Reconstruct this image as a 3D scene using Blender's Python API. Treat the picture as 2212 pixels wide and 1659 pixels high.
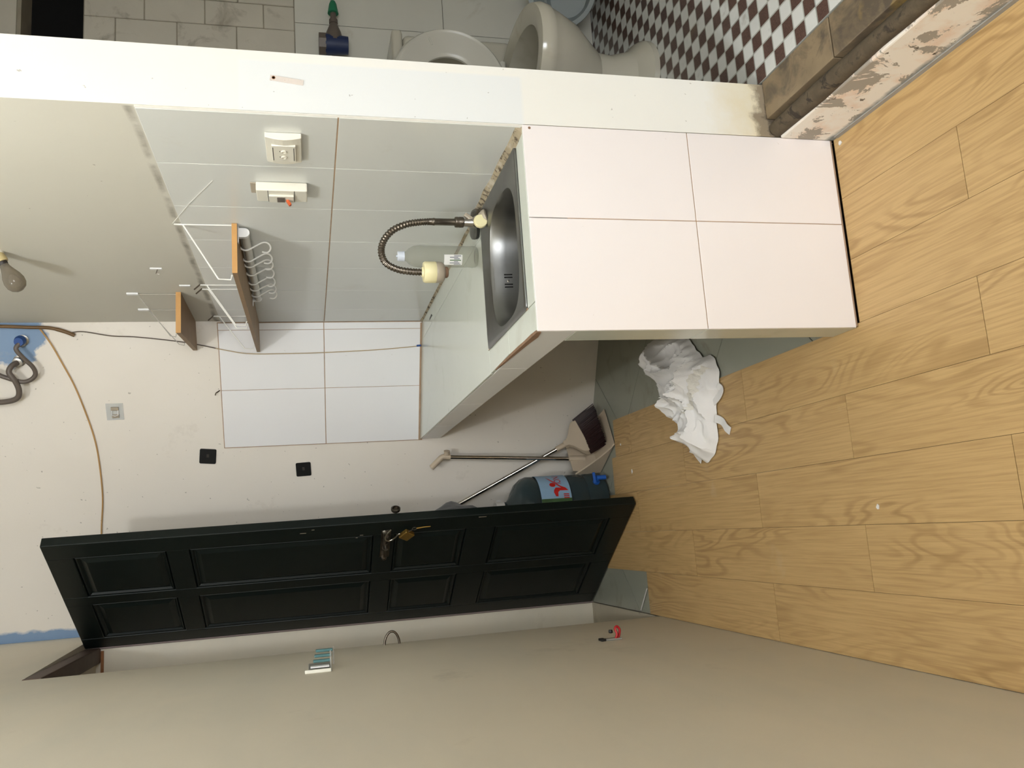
import bpy, bmesh, math, random
from mathutils import Vector, Matrix, noise as mnoise
random.seed(7)
scene = bpy.context.scene
col = scene.collection
for o in list(bpy.data.objects): bpy.data.objects.remove(o)

# ------------------------------------------------------------------ camera
# the photograph was taken with the camera turned on its side: the picture's left is up
def cam_axes(p, y, r):
    f0 = Vector((-math.sin(y), math.cos(y), 0)); rt = Vector((math.cos(y), math.sin(y), 0)); up = Vector((0, 0, 1))
    fw = f0*math.cos(p) - up*math.sin(p); u2 = f0*math.sin(p) + up*math.cos(p)
    return rt*math.cos(r) + u2*math.sin(r), -rt*math.sin(r) + u2*math.cos(r), fw
cR, cU, cF = cam_axes(.2445, -.1752, -.0270)
cd = bpy.data.cameras.new('camera'); cam = bpy.data.objects.new('camera', cd); col.objects.link(cam)
cd.sensor_fit = 'HORIZONTAL'; cd.sensor_width = 36; cd.lens = 1796.2/2212*36; cd.clip_start = .02
rx, ry, rz = -cU, cR, -cF
cam.matrix_world = Matrix(((rx.x, ry.x, rz.x, 0), (rx.y, ry.y, rz.y, 0), (rx.z, ry.z, rz.z, 1.2914), (0, 0, 0, 1)))
scene.camera = cam

# ------------------------------------------------------------------ light
W = bpy.data.worlds.new('World'); scene.world = W; W.use_nodes = True
bg = W.node_tree.nodes['Background']; bg.inputs[0].default_value = (.85, .92, 1, 1); bg.inputs[1].default_value = .25
def area(name, loc, target, sx, sy, power, color):
    l = bpy.data.lights.new(name, 'AREA'); l.shape = 'RECTANGLE'; l.size = sx; l.size_y = sy; l.energy = power; l.color = color
    o = bpy.data.objects.new(name, l); col.objects.link(o); o.location = loc
    o.rotation_euler = (Vector(target)-Vector(loc)).to_track_quat('-Z', 'Y').to_euler()
    return o
# the room's lamp, hanging under the ceiling in front of the camera
ll = bpy.data.lights.new('ceiling_lamp_light', 'POINT'); ll.energy = 49; ll.color = (.945, .985, 1.03); ll.shadow_soft_size = .055
TL = bpy.data.objects.new('ceiling_lamp_light', ll); col.objects.link(TL); TL.location = (-.22, .88, 2.86)
# daylight through the window in the wall behind the camera
WL = area('window_daylight', (.25, -2.26, 1.55), (.25, 2, 1.2), 1.0, 1.25, 98, (.925, .965, 1.01))
vs = scene.view_settings
vs.view_transform = 'Standard'; vs.look = 'None'; vs.gamma = 1; vs.use_curve_mapping = False; vs.exposure = -0.10

# ------------------------------------------------------------------ materials
def lin(c):
    out = []
    for v in c[:3]:
        v /= 255; out.append(v/12.92 if v <= .04045 else ((v+.055)/1.055)**2.4)
    return (*out, 1)
class N:
    def __init__(s, name):
        s.m = bpy.data.materials.new(name); s.m.use_nodes = True; s.t = s.m.node_tree; s.n = s.t.nodes; s.l = s.t.links
        s.b = s.n['Principled BSDF']; s.tc = s.n.new('ShaderNodeTexCoord')
    def add(s, typ, **kw):
        x = s.n.new(typ)
        for k, v in kw.items(): setattr(x, k, v)
        return x
    def put(s, sock, v):
        if isinstance(v, bpy.types.NodeSocket): s.l.new(v, sock)
        else: sock.default_value = v
    def noise(s, scale=5, detail=3, rough=.55, dist=0, vec=None):
        x = s.add('ShaderNodeTexNoise'); x.inputs['Scale'].default_value = scale; x.inputs['Detail'].default_value = detail
        x.inputs['Roughness'].default_value = rough; x.inputs['Distortion'].default_value = dist
        s.l.new(vec if vec is not None else s.tc.outputs['Object'], x.inputs['Vector']); return x.outputs['Fac']
    def math(s, op, a, b=0., c=None, clamp=False):
        x = s.add('ShaderNodeMath', operation=op, use_clamp=clamp); s.put(x.inputs[0], a); s.put(x.inputs[1], b)
        if c is not None: s.put(x.inputs[2], c)
        return x.outputs[0]
    def mapr(s, v, a, b, c=0., d=1.):
        x = s.add('ShaderNodeMapRange'); x.clamp = True; s.put(x.inputs[0], v)
        for i, k in enumerate((a, b, c, d)): s.put(x.inputs[i+1], k)
        return x.outputs[0]
    def mix(s, f, a, b):
        x = s.add('ShaderNodeMix', data_type='RGBA'); s.put(x.inputs[0], f); s.put(x.inputs[6], a); s.put(x.inputs[7], b); return x.outputs[2]
    def xyz(s, v=None):
        x = s.add('ShaderNodeSeparateXYZ'); s.l.new(v if v is not None else s.tc.outputs['Object'], x.inputs[0]); return x.outputs
    def mapping(s, scale, vec=None, loc=(0, 0, 0)):
        x = s.add('ShaderNodeMapping'); s.l.new(vec if vec is not None else s.tc.outputs['Object'], x.inputs[0])
        x.inputs['Scale'].default_value = scale; x.inputs['Location'].default_value = loc; return x.outputs[0]
    def bump(s, h, strength=.2, dist=.01):
        x = s.add('ShaderNodeBump'); x.inputs['Strength'].default_value = strength; x.inputs['Distance'].default_value = dist
        s.l.new(h, x.inputs['Height']); s.l.new(x.outputs[0], s.b.inputs['Normal'])
    def done(s, color, rough=.5, metal=0, spec=.5):
        s.put(s.b.inputs['Base Color'], color); s.put(s.b.inputs['Roughness'], rough); s.b.inputs['Metallic'].default_value = metal
        s.b.inputs['Specular IOR Level'].default_value = spec; return s.m
def M(name, c, rough=.5, metal=0, var=.06, vs=6., bump=0, bs=60, spots=(), spec=.5):
    n = N(name); c = lin(c)
    dark = tuple(v*(1-var*1.6) for v in c[:3])+(1,); lite = tuple(min(1, v*(1+var)) for v in c[:3])+(1,)
    k = n.mix(n.noise(vs, 4), dark, lite) if var else c
    for (sc, s, t, soft, amt) in spots:
        k = n.mix(n.math('MULTIPLY', n.mapr(n.noise(s, 5, .62, .6), t, t+soft), amt), k, lin(sc))
    if bump: n.bump(n.noise(bs, 4), bump, .004)
    return n.done(k, rough, metal, spec)
def trans(name, c, mixf, rough=.15, diff=.5):
    # thin clear or milky plastic: part see-through, part surface
    n = N(name); n.done(lin(c), rough, 0, .6)
    t = n.add('ShaderNodeBsdfTransparent'); t.inputs[0].default_value = lin(tuple(min(255, v+diff*60) for v in c))
    ms = n.add('ShaderNodeMixShader'); out = n.n['Material Output']
    lw = n.add('ShaderNodeLayerWeight'); lw.inputs[0].default_value = .35
    f = n.math('MULTIPLY_ADD', lw.outputs['Facing'], .35, mixf, clamp=True)
    n.l.new(f, ms.inputs[0]); n.l.new(t.outputs[0], ms.inputs[1]); n.l.new(n.b.outputs[0], ms.inputs[2]); n.l.new(ms.outputs[0], out.inputs[0])
    return n.m

def m_laminate():
    n = N('oak_laminate'); oi = n.add('ShaderNodeObjectInfo')
    off = n.math('MULTIPLY', oi.outputs['Random'], 37.)
    cx = n.add('ShaderNodeCombineXYZ'); n.l.new(off, cx.inputs[0]); n.l.new(off, cx.inputs[1])
    va = n.add('ShaderNodeVectorMath', operation='ADD'); n.l.new(n.tc.outputs['Object'], va.inputs[0]); n.l.new(cx.outputs[0], va.inputs[1])
    v = va.outputs[0]
    big = n.noise(1., 2.5, .5, .35, n.mapping((7, 1.15, 1), v))
    ring = n.math('SINE', n.math('MULTIPLY', big, 120.))
    ring = n.mapr(ring, -.2, 1.)
    fib = n.noise(1., 5, .65, .2, n.mapping((170, 4, 1), v))
    blot = n.noise(1., 3, .5, 0, n.mapping((5, 2.2, 1), v))
    zone = n.mapr(n.noise(1., 2, .5, 0, n.mapping((6, 1.6, 1), v)), .42, .62)
    k = n.mix(blot, lin((208, 175, 123)), lin((192, 159, 108)))
    k = n.mix(n.math('MULTIPLY', n.mapr(fib, .42, .72), .55), k, lin((152, 118, 72)))
    k = n.mix(n.math('MULTIPLY', n.math('MULTIPLY', ring, zone), .44), k, lin((140, 106, 62)))
    k = n.mix(n.math('MULTIPLY', n.mapr(n.noise(3.1, 4), .66, .74), .35), k, lin((205, 190, 160)))
    n.bump(fib, .06, .002)
    return n.done(k, n.mapr(blot, 0, 1, .36, .5), 0, .4)
def m_bath_tile():
    n = N('checked_ceramic'); x = n.xyz(); c = .0429
    u = n.math('DIVIDE', n.math('SUBTRACT', x[0], 1.25), c); w = n.math('DIVIDE', n.math('SUBTRACT', x[1], 1.698), c)
    fu, fw = n.math('FLOOR', u), n.math('FLOOR', w)
    par = n.math('MODULO', n.math('ADD', n.math('ADD', fu, fw), 400.), 2.)      # 0 = brown
    def inside(a, f):
        d = n.math('ABSOLUTE', n.math('SUBTRACT', n.math('SUBTRACT', a, f), .5)); return n.math('LESS_THAN', d, .455)
    ins = n.math('MULTIPLY', inside(u, fu), inside(w, fw))
    br = n.math('MULTIPLY', ins, n.math('LESS_THAN', par, .5))
    speck = n.noise(420, 2)
    brown = n.mix(n.mapr(speck, .35, .7), lin((70, 48, 42)), lin((104, 78, 70)))
    white = n.mix(n.noise(9, 4), lin((208, 210, 208)), lin((224, 225, 222)))
    grout = lin((176, 178, 172))
    k = n.mix(ins, grout, white); k = n.mix(br, k, brown)
    k = n.mix(n.math('MULTIPLY', n.mapr(n.noise(14, 5, .65), .6, .75), .4), k, lin((120, 104, 78)))
    return n.done(k, .28, 0, .5)
def near(n, sock, p, r):
    d = n.math('SUBTRACT', sock, p); return n.math('DIVIDE', d, r)
def blob(n, cx, cz, rx_, rz_, x, edge=.25, ns=9., amt=.9):
    # irregular patch on a wall: 1 inside an ellipse whose edge is broken up by noise
    a = near(n, x[0], cx, rx_); b = near(n, x[2], cz, rz_)
    d = n.math('SQRT', n.math('ADD', n.math('MULTIPLY', a, a), n.math('MULTIPLY', b, b)))
    d = n.math('ADD', d, n.math('MULTIPLY', n.math('SUBTRACT', n.noise(ns, 4, .6), .5), amt))
    return n.mapr(d, 1., 1.-edge)
def m_wall_back():
    n = N('cream_paint_with_blue_patches'); x = n.xyz()
    k = n.mix(n.noise(2.2, 4), lin((232, 224, 212)), lin((241, 235, 226)))
    blue = lin((133, 158, 188))
    k = n.mix(blob(n, .865, 2.40, .125, .155, x, .12, 14., 1.0), k, blue)
    st = n.math('ADD', x[0], n.math('MULTIPLY', n.math('SUBTRACT', n.noise(16, 4), .5), .05))
    k = n.mix(n.mapr(st, -.292, -.305), k, blue)
    k = n.mix(n.math('MULTIPLY', n.mapr(n.noise(5, 5, .7), .62, .75), .3), k, lin((190, 180, 165)))
    sp = n.mapr(n.noise(60, 2, .5), .735, .76)
    k = n.mix(n.math('MULTIPLY', sp, .5), k, lin((120, 110, 98)))
    n.bump(n.noise(120, 3), .08, .003)
    return n.done(k, .62, 0, .35)
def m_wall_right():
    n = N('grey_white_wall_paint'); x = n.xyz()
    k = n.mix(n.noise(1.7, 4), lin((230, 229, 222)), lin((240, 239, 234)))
    k = n.mix(n.math('GREATER_THAN', x[1], 1.6835), k, n.mix(n.noise(1.7, 4), lin((210, 207, 194)), lin((219, 216, 205))))  # wall face toned darker than the jamb in colour, against strong lamp light
    # pale bluish repair patch on the end of the wall
    ptch = n.math('MULTIPLY', n.mapr(x[2], .79, .80), n.math('MULTIPLY', n.mapr(x[2], 1.412, 1.405), n.mapr(x[0], 1.012, 1.005)))
    ptch = n.math('MULTIPLY', ptch, n.math('LESS_THAN', x[1], 1.69))
    k = n.mix(n.math('MULTIPLY', ptch, .55), k, lin((222, 228, 233)))
    # damp rising from the doorstep: yellow, then black
    d = n.math('ADD', x[2], n.math('MULTIPLY', n.math('SUBTRACT', n.noise(14, 5, .65), .5), .16))
    fr = n.math('LESS_THAN', x[1], 1.70)
    k = n.mix(n.math('MULTIPLY', fr, n.mapr(d, .34, .22, 0, .55)), k, lin((222, 203, 150)))
    k = n.mix(n.math('MULTIPLY', fr, n.mapr(d, .225, .195, 0, .85)), k, lin((128, 112, 92)))
    k = n.mix(n.math('MULTIPLY', fr, n.mapr(n.math('ADD', d, n.math('MULTIPLY', n.noise(60, 3), .05)), .205, .185, 0, .8)), k, lin((70, 60, 50)))
    # dirty seam along the top of the tiling
    seam = n.math('ABSOLUTE', n.math('SUBTRACT', x[2], n.math('MULTIPLY_ADD', n.noise(7, 3), .02, 1.614)))
    sm = n.math('MULTIPLY', n.mapr(seam, .012, .003), n.mapr(n.noise(11, 4), .34, .6))
    k = n.mix(n.math('MULTIPLY', sm, n.math('MULTIPLY', n.math('GREATER_THAN', x[1], 1.69), .75)), k, lin((120, 112, 98)))
    k = n.mix(n.math('MULTIPLY', n.mapr(n.noise(75, 2), .75, .77), .5), k, lin((130, 122, 108)))
    n.bump(n.noise(45, 5), .12, .003)
    return n.done(k, .55, 0, .4)
def m_wall_left():
    n = N('beige_wall_paint'); x = n.xyz()
    k = n.mix(n.noise(1.3, 5, .6), lin((216, 208, 190)), lin((228, 220, 203)))
    k = n.mix(n.math('MULTIPLY', n.mapr(n.noise(1., 4, .6, .3, n.mapping((1, 1.2, 4))), .45, .7), .35), k, lin((204, 202, 190)))
    k = n.mix(n.math('MULTIPLY', n.mapr(n.noise(3.3, 6, .7), .62, .72), .4), k, lin((190, 182, 165)))
    n.bump(n.noise(70, 4), .1, .003)
    return n.done(k, .6, 0, .35)
def m_riser():
    n = N('peeling_plaster'); x = n.xyz()
    k = n.mix(n.noise(7, 4), lin((248, 238, 226)), lin((240, 238, 230)))
    k = n.mix(n.mapr(n.noise(11, 5, .6), .46, .62), k, lin((238, 218, 200)))
    peel = n.mapr(n.noise(11, 6, .68, .5), .535, .55)
    k = n.mix(peel, k, lin((168, 160, 148)))
    k = n.mix(n.mapr(n.noise(24, 6, .7, .3), .64, .67), k, lin((98, 88, 74)))
    low = n.math('ADD', x[2], n.math('MULTIPLY', n.noise(18, 4), .035))
    k = n.mix(n.mapr(low, .045, .03), k, lin((140, 144, 142)))
    n.bump(peel, -.4, .006)
    return n.done(k, .8, 0, .25)

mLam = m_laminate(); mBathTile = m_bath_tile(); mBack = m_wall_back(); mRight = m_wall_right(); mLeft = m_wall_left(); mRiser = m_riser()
mSlab = M('dark_floor_gap', (62, 48, 34), .9, var=.2)
mFloorTile = M('grey_green_floor_tile', (156, 158, 144), .32, var=.08, vs=5, spots=[((120, 110, 88), 7, .56, .16, .6)])
mSill = M('cream_threshold', (196, 186, 165), .6, var=.1, spots=[((70, 58, 46), 6, .6, .1, .7)])
mWallTile = M('pale_grey_wall_tile', (222, 224, 220), .20, var=.02, vs=3, spots=[((190, 184, 166), 5, .66, .15, .35)])
mBackTile = M('white_wall_tile', (243, 242, 243), .22, var=.02, vs=3, spots=[((170, 150, 128), 26, .72, .04, .5)])
mPanelTile = M('pinkish_white_tile', (240, 234, 233), .24, var=.015, vs=4, spots=[((176, 152, 128), 28, .725, .03, .6), ((150, 132, 112), 90, .75, .02, .5)])
mTopTile = M('greenish_white_counter_tile', (220, 225, 214), .16, var=.03, vs=4, spots=[((186, 184, 166), 4, .58, .2, .5), ((120, 108, 88), 34, .73, .03, .6)])
mGrout = M('brown_grout', (176, 148, 122), .9, var=.25, vs=30)
mGroutDark = M('mouldy_grout', (172, 158, 132), .9, var=.25, vs=30, spots=[((60, 48, 34), 45, .52, .08, .85), ((200, 192, 176), 20, .55, .1, .7)])
mCement = M('grey_cement', (168, 164, 156), .85, var=.15, vs=14, bump=.3)
mBrownChip = M('brown_chipped_cement', (142, 112, 88), .9, var=.25, vs=50, bump=.5)
mWoodFrame = M('dark_brown_wood', (92, 74, 64), .6, var=.2, vs=20)
mRust = M('rusty_strip', (150, 100, 60), .8, var=.3, vs=40)
mPinkGrey = M('pinkish_grey_frame', (150, 134, 132), .6, var=.15, vs=20)
mGreen = M('dark_green_door_paint', (9, 19, 17), .42, var=.12, vs=9, bump=.05, bs=40, spec=.36)
mGreenWear = M('worn_green_paint', (52, 58, 52), .5, var=.2, vs=40)
mSteel = M('worn_steel', (176, 172, 166), .3, 1, var=.12, vs=20)
mDarkSteel = M('tarnished_steel', (112, 104, 94), .34, 1, var=.25, vs=30)
mSink = M('brushed_sink_steel', (138, 138, 136), .36, 1, var=.08, vs=30)
mBlack = M('black_plastic', (22, 22, 22), .45, var=.1)
mVoid = M('unlit_void', (3, 3, 3), 1, var=0)
mBrass = M('brass', (176, 142, 74), .42, .9, var=.15, vs=40)
mChrome = M('chrome_pole', (200, 196, 190), .12, 1, var=.03)
mCream = M('cream_plastic', (236, 226, 178), .4, var=.05, spots=[((120, 98, 70), 60, .68, .05, .6)])
mGreyPl = M('grey_beige_plastic', (170, 158, 140), .4, var=.1)
mBeige = M('beige_plastic', (196, 180, 158), .45, var=.04)
mWhitePl = M('white_plastic', (236, 236, 236), .38, var=.02)
mSwitch = M('yellowed_white_plastic', (232, 228, 214), .36, var=.05, vs=20, spots=[((120, 108, 90), 50, .70, .05, .6)])
mWire = M('white_wire', (232, 230, 224), .4, var=.03)
mThinWire = M('grey_wire', (178, 174, 166), .4, .3, var=.05)
mShelf = M('oak_shelf_edge', (196, 148, 86), .45, var=.08, vs=30)
mShelfUnder = M('brown_shelf_board', (150, 122, 90), .55, var=.12, vs=14)
mBristle = M('maroon_bristles', (44, 20, 20), .55, var=.3, vs=120)
mCloth = M('white_cotton', (244, 242, 240), .85, var=.03, vs=10, bump=.15, bs=260, spots=[((196, 170, 140), 9, .68, .08, .5)])
mLace = M('off_white_lace', (240, 236, 226), .9, var=.12, vs=80, bump=.6, bs=160)
mCable = M('brown_cable', (110, 82, 46), .5, var=.2, vs=12)
mCableDark = M('dark_dirty_wire', (92, 78, 66), .55, var=.3, vs=14)
mOrange = M('orange_wire', (186, 146, 92), .5, var=.12, vs=10)
mBlueTape = M('blue_tape', (34, 74, 140), .5, var=.15)
mHose = M('grey_brown_hose', (98, 88, 80), .45, var=.15)
mCer = M('ivory_ceramic', (190, 186, 172), .15, var=.03, vs=6, spots=[((170, 160, 138), 6, .6, .15, .5)])
mSeat = M('white_seat_plastic', (192, 190, 180), .3, var=.03)
mBathTileW = M('white_bathroom_tile', (206, 205, 196), .3, var=.04, spots=[((160, 150, 130), 6, .62, .12, .5)])
mBathBrick = M('painted_brick', (196, 191, 178), .7, var=.08, vs=8, bump=.4, bs=30, spots=[((118, 108, 92), 9, .58, .12, .55)])
mBathWall = M('bathroom_mortar', (150, 142, 126), .85, var=.2, vs=16)
mValveBlue = M('navy_valve', (28, 44, 84), .5, var=.2)
mValveGreen = M('green_cap', (30, 118, 84), .5, var=.1)
mBin = M('grey_blue_basin', (150, 158, 160), .4, var=.05)
mSillTile = M('stained_brown_sill', (142, 124, 98), .55, var=.3, vs=10, spots=[((76, 68, 60), 9, .47, .14, .8), ((190, 158, 88), 6, .6, .1, .7)])
mSillStrip = M('rotten_brown_strip', (92, 80, 62), .9, var=.35, vs=30, bump=.7, bs=60, spots=[((40, 32, 26), 30, .55, .08, .8)])
mClear = trans('clear_plastic', (206, 206, 202), .42, .2)
mBottle = trans('dusty_clear_bottle', (204, 204, 198), .13, .22)
mJug = trans('blue_grey_jug', (70, 86, 90), .5, .18, 0)
mJugBlue = M('blue_tap', (36, 96, 186), .35, var=.05)
mLabel = M('sky_blue_label', (150, 184, 214), .4, var=.12, vs=14)
mLabelGreen = M('green_label_field', (60, 96, 48), .5, var=.3, vs=40)
mRed = M('red_print', (196, 36, 30), .45, var=.04)
mPaper = M('white_paper', (232, 230, 226), .7, var=.03)
mBagM = trans('grey_plastic_bag', (116, 116, 118), .75, .4, 0)
mTeal = M('teal_plastic', (78, 124, 126), .4, var=.08)
mRedPl = M('red_hook_plastic', (186, 34, 42), .4, var=.06)
mGlassBulb = trans('bulb_glass', (168, 160, 146), .28, .1, .3)
mSocket = M('cream_lamp_holder', (196, 178, 130), .5, var=.15)
mSticker = M('rubbed_label', (220, 210, 202), .6, var=.06, vs=60, spots=[((150, 112, 100), 120, .62, .06, .6)])
mBulbSpot = M('dark_cap', (40, 34, 30), .5, var=.1)
mBlob = M('dirty_grey_lid', (92, 92, 86), .5, var=.1)
mPadDark = M('grey_pad_centre', (66, 60, 56), .5, var=.1)

# ------------------------------------------------------------------ mesh helpers
class B:
    def __init__(s): s.bm = bmesh.new()
    def poly(s, pts): s.bm.faces.new([s.bm.verts.new(p) for p in pts])
    def box(s, lo, hi):
        x0, y0, z0 = lo; x1, y1, z1 = hi
        return s.prism([(x0, y0), (x1, y0), (x1, y1), (x0, y1)], z0, z1)
    def prism(s, pts, z0, z1):
        a = [s.bm.verts.new((p[0], p[1], z0)) for p in pts]; b = [s.bm.verts.new((p[0], p[1], z1)) for p in pts]; n = len(pts)
        s.bm.faces.new(a[::-1]); s.bm.faces.new(b)
        for i in range(n): s.bm.faces.new((a[i], a[(i+1) % n], b[(i+1) % n], b[i]))
        return s
    def obox(s, c, ax, ay, az, sx, sy, sz):
        c, ax, ay, az = Vector(c), Vector(ax).normalized()*sx/2, Vector(ay).normalized()*sy/2, Vector(az).normalized()*sz/2
        return s.loft([[c-ax-ay-az, c+ax-ay-az, c+ax+ay-az, c-ax+ay-az], [c-ax-ay+az, c+ax-ay+az, c+ax+ay+az, c-ax+ay+az]])
    def slab(s, pts, d):
        # polygon in space given a thickness along vector d
        d = Vector(d); return s.loft([[Vector(p) for p in pts], [Vector(p)+d for p in pts]])
    def loft(s, rings, caps=True, closed=True):
        vr = [[s.bm.verts.new(p) for p in r] for r in rings]; n = len(rings[0])
        for a, b in zip(vr, vr[1:]):
            for i in range(n if closed else n-1): s.bm.faces.new((a[i], a[(i+1) % n], b[(i+1) % n], b[i]))
        if caps and closed:
            s.bm.faces.new(vr[0][::-1]); s.bm.faces.new(vr[-1])
        return s
    def lathe(s, base, axis, prof, seg=24, caps=True):
        base, axis = Vector(base), Vector(axis).normalized()
        t = Vector((1, 0, 0)) if abs(axis.x) < .8 else Vector((0, 1, 0)); u = axis.cross(t).normalized(); v = axis.cross(u)
        return s.loft([[base+axis*h+(u*math.cos(a)+v*math.sin(a))*max(r, 1e-4) for a in [2*math.pi*i/seg for i in range(seg)]] for r, h in prof], caps)
    def tube(s, pts, r, seg=10, radii=None):
        pts = [Vector(p) for p in pts]; n = len(pts); rings = []
        t = (pts[1]-pts[0]).normalized(); u = t.cross(Vector((0, 0, 1)))
        if u.length < 1e-3: u = t.cross(Vector((1, 0, 0)))
        u.normalize()
        for i, p in enumerate(pts):
            t = (pts[min(i+1, n-1)]-pts[max(i-1, 0)]).normalized(); u = (u-t*u.dot(t)).normalized(); v = t.cross(u)
            rr = radii[i] if radii else r
            rings.append([p+(u*math.cos(2*math.pi*k/seg)+v*math.sin(2*math.pi*k/seg))*rr for k in range(seg)])
        return s.loft(rings)
    def build(s, name, mat, parent=None, bevel=0, smooth=False, seg=2):
        bm = s.bm; bmesh.ops.recalc_face_normals(bm, faces=bm.faces[:])
        if bevel:
            ed = [e for e in bm.edges if len(e.link_faces) == 2 and e.calc_face_angle(0) > .5]
            bmesh.ops.bevel(bm, geom=ed, offset=bevel, segments=seg, profile=.5, affect='EDGES', clamp_overlap=True)
        me = bpy.data.meshes.new(name); bm.to_mesh(me); bm.free()
        me.materials.append(mat)
        if smooth:
            for p in me.polygons: p.use_smooth = True
            try: me.set_sharp_from_angle(angle=math.radians(40))
            except Exception: pass
        o = bpy.data.objects.new(name, me); col.objects.link(o)
        if parent is not None:
            o.parent = parent; w = Vector(parent.location); p = parent.parent
            while p is not None: w += Vector(p.location); p = p.parent
            o.location = -w
        return o
def smooth_path(ctrl, n=8):
    P = [Vector(p) for p in ctrl]; P = [P[0]*2-P[1]]+P+[P[-1]*2-P[-2]]; out = []
    for i in range(1, len(P)-2):
        a, b, c, d = P[i-1:i+3]
        for k in range(n):
            t = k/n; out.append(.5*((2*b)+(c-a)*t+(2*a-5*b+4*c-d)*t*t+(3*b-a-3*c+d)*t**3))
    out.append(P[-2]); return out
def tag(o, label=None, cat=None, group=None, kind=None):
    if label: o['label'] = label
    if cat: o['category'] = cat
    if group: o['group'] = group
    if kind: o['kind'] = kind
    return o
def thing(name, label, cat, loc, group=None):
    o = bpy.data.objects.new(name, None); col.objects.link(o); o.location = loc; o.empty_display_size = .05
    return tag(o, label, cat, group)
def struct(b, name, mat, **kw): return tag(b.build(name, mat, **kw), kind='structure')

# ------------------------------------------------------------------ the room's frame
XR, XL, YF = .8936, -.3735, 1.683          # right wall, left wall, front of counter and doorway jamb
CZ = 2.98                                  # ceiling
PB = Vector((XR, 3.4227, 0)); DB = Vector((-.8838, .4678, 0)); NB = Vector((-.4678, -.8838, 0))   # the back wall runs at a slant
def bwp(t, z, o=0): return PB+DB*t+NB*o+Vector((0, 0, z))     # t metres from the right corner along the back wall
def byx(x): return PB.y+(XR-x)*.5293
def bx(x, z, o=0): return bwp((XR-x)/.8838, z, o)

# floor
fl = struct(B().box((-.372, -2.3, -.1), (.8926, 1.6, -.0125)).prism([(-.372, 1.6), (.8926, 1.6), (.8926, byx(.8926)-.002), (-.372, byx(-.372)-.002)], -.1, -.0125), 'floor', mSlab)
xs = [-.3725, -.21, -.053, .107, .265, .424, .58, .735, .8926]
first = [2.21, 1.763, 1.297, 1.771, 1.314, .83, 1.302, .83]
endy = [3.15, 3.595, 3.5, 3.42, 3.37, 1.6795, 1.6795, 1.6795]
for i in range(8):
    ys = [y for y in [first[i]+.936*k for k in range(-5, 4)] if -2.25 < y < endy[i]-.02]
    ys = [-2.29]+ys+[endy[i]]
    for a, b_ in zip(ys, ys[1:]):
        B().box((xs[i]+.0004, a+.0008, -.004), (xs[i+1]-.0004, b_-.0008, 0)).build('plank', mLam, fl)

def clip(poly, a, b, c):       # keep a*x+b*y<=c
    out = []
    for i in range(len(poly)):
        p, q = poly[i], poly[(i+1) % len(poly)]; dp, dq = a*p[0]+b*p[1]-c, a*q[0]+b*q[1]-c
        if dp <= 0: out.append(p)
        if dp*dq < 0: t = dp/(dp-dq); out.append((p[0]+(q[0]-p[0])*t, p[1]+(q[1]-p[1])*t))
    return out
def parea(p): return abs(sum(p[i][0]*p[(i+1) % len(p)][1]-p[(i+1) % len(p)][0]*p[i][1] for i in range(len(p))))/2
def clip_room(p):
    p = clip(p, 1, 0, .892); p = p and clip(p, -1, 0, .372); p = p and clip(p, 0, -1, -1.785)
    return p and clip(p, -NB.x, -NB.y, -(NB.x*PB.x+NB.y*PB.y)-.002)
for k in range(-2, 6):
    for m in range(-3, 4):
        d0, d1, s0, s1 = 1.454+.727*(k-1)+.002, 1.454+.727*k-.002, 2.893+.728*m+.002, 2.893+.728*(m+1)-.002
        q = [((s-d)/2, (s+d)/2) for s, d in ((s0, d0), (s1, d0), (s1, d1), (s0, d1))]
        q = clip_room(q)
        if not q or len(q) < 3: continue
        v1 = clip(q, -1, 0, -.424); v2 = clip(q, 0, -1, -3.15)
        if (v1 and parea(v1) > .002) or (v2 and len(v2) > 2 and parea(v2) > .002):
            B().prism(q, -.012, -.0045).build('floor_tile', mFloorTile, fl)

# walls
b = B()
b.prism([(XR, PB.y), (1.06, byx(1.06)), (1.06, byx(1.06)+.15), (-.62, byx(-.62)+.15), (-.62, byx(-.62))], -.1, CZ)
wb = struct(b, 'wall_back', mBack)
b = B()
b.prism([(XR, YF), (1.03, YF), (1.03, byx(1.03)-.002), (XR, PB.y-.002)], -.1, CZ)
b.box((XR, -.30, 2.5), (1.03, YF, CZ)); b.box((XR, -2.3, -.1), (1.03, -.30, CZ))
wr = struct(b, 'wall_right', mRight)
b = B()
b.box((-.62, -2.3, -.1), (XL, 3.06, CZ))
b.prism([(XL, 3.06), (-.340, byx(-.34)-.003), (-.62, byx(-.62)-.003), (-.62, 3.06)], 2.19, CZ)
b.prism([(XL, 3.86), (XL, byx(XL)-.003), (-.62, byx(-.62)-.003), (-.62, 3.86)], -.1, 2.19)
b.box((-.68, 3.0, -.1), (-.62, 3.95, CZ)); b.box((-.62, 3.06, 2.15), (-.43, 3.86, 2.19))
wl = struct(b, 'wall_left', mLeft)
struct(B().box((-.432, 3.062, 2.132), (-.371, 3.858, 2.189)), 'trim_1', mWoodFrame, bevel=.003)
struct(B().box((-.618, 3.062, -.09), (-.376, 3.858, -.002)), 'trim_2', mSill)
struct(B().box((-.618, 3.852, 2.120), (-.385, 3.8595, 2.131)), 'trim_3', mRust)
b = B(); x0, x1, z0, z1 = -.25, .75, .9, 2.18
b.box((XL, -2.42, -.1), (x0, -2.3, CZ)); b.box((x1, -2.42, -.1), (XR, -2.3, CZ)); b.box((x0, -2.42, -.1), (x1, -2.3, z0)); b.box((x0, -2.42, z1), (x1, -2.3, CZ))
struct(b, 'wall_rear', mLeft)
struct(B().box((XL+.0005, -.52, -.001), (.16, -.40, 1.52)), 'added_light_blocker', mLeft)  # added unseen half-height block behind the camera, only to cut the window light
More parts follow.
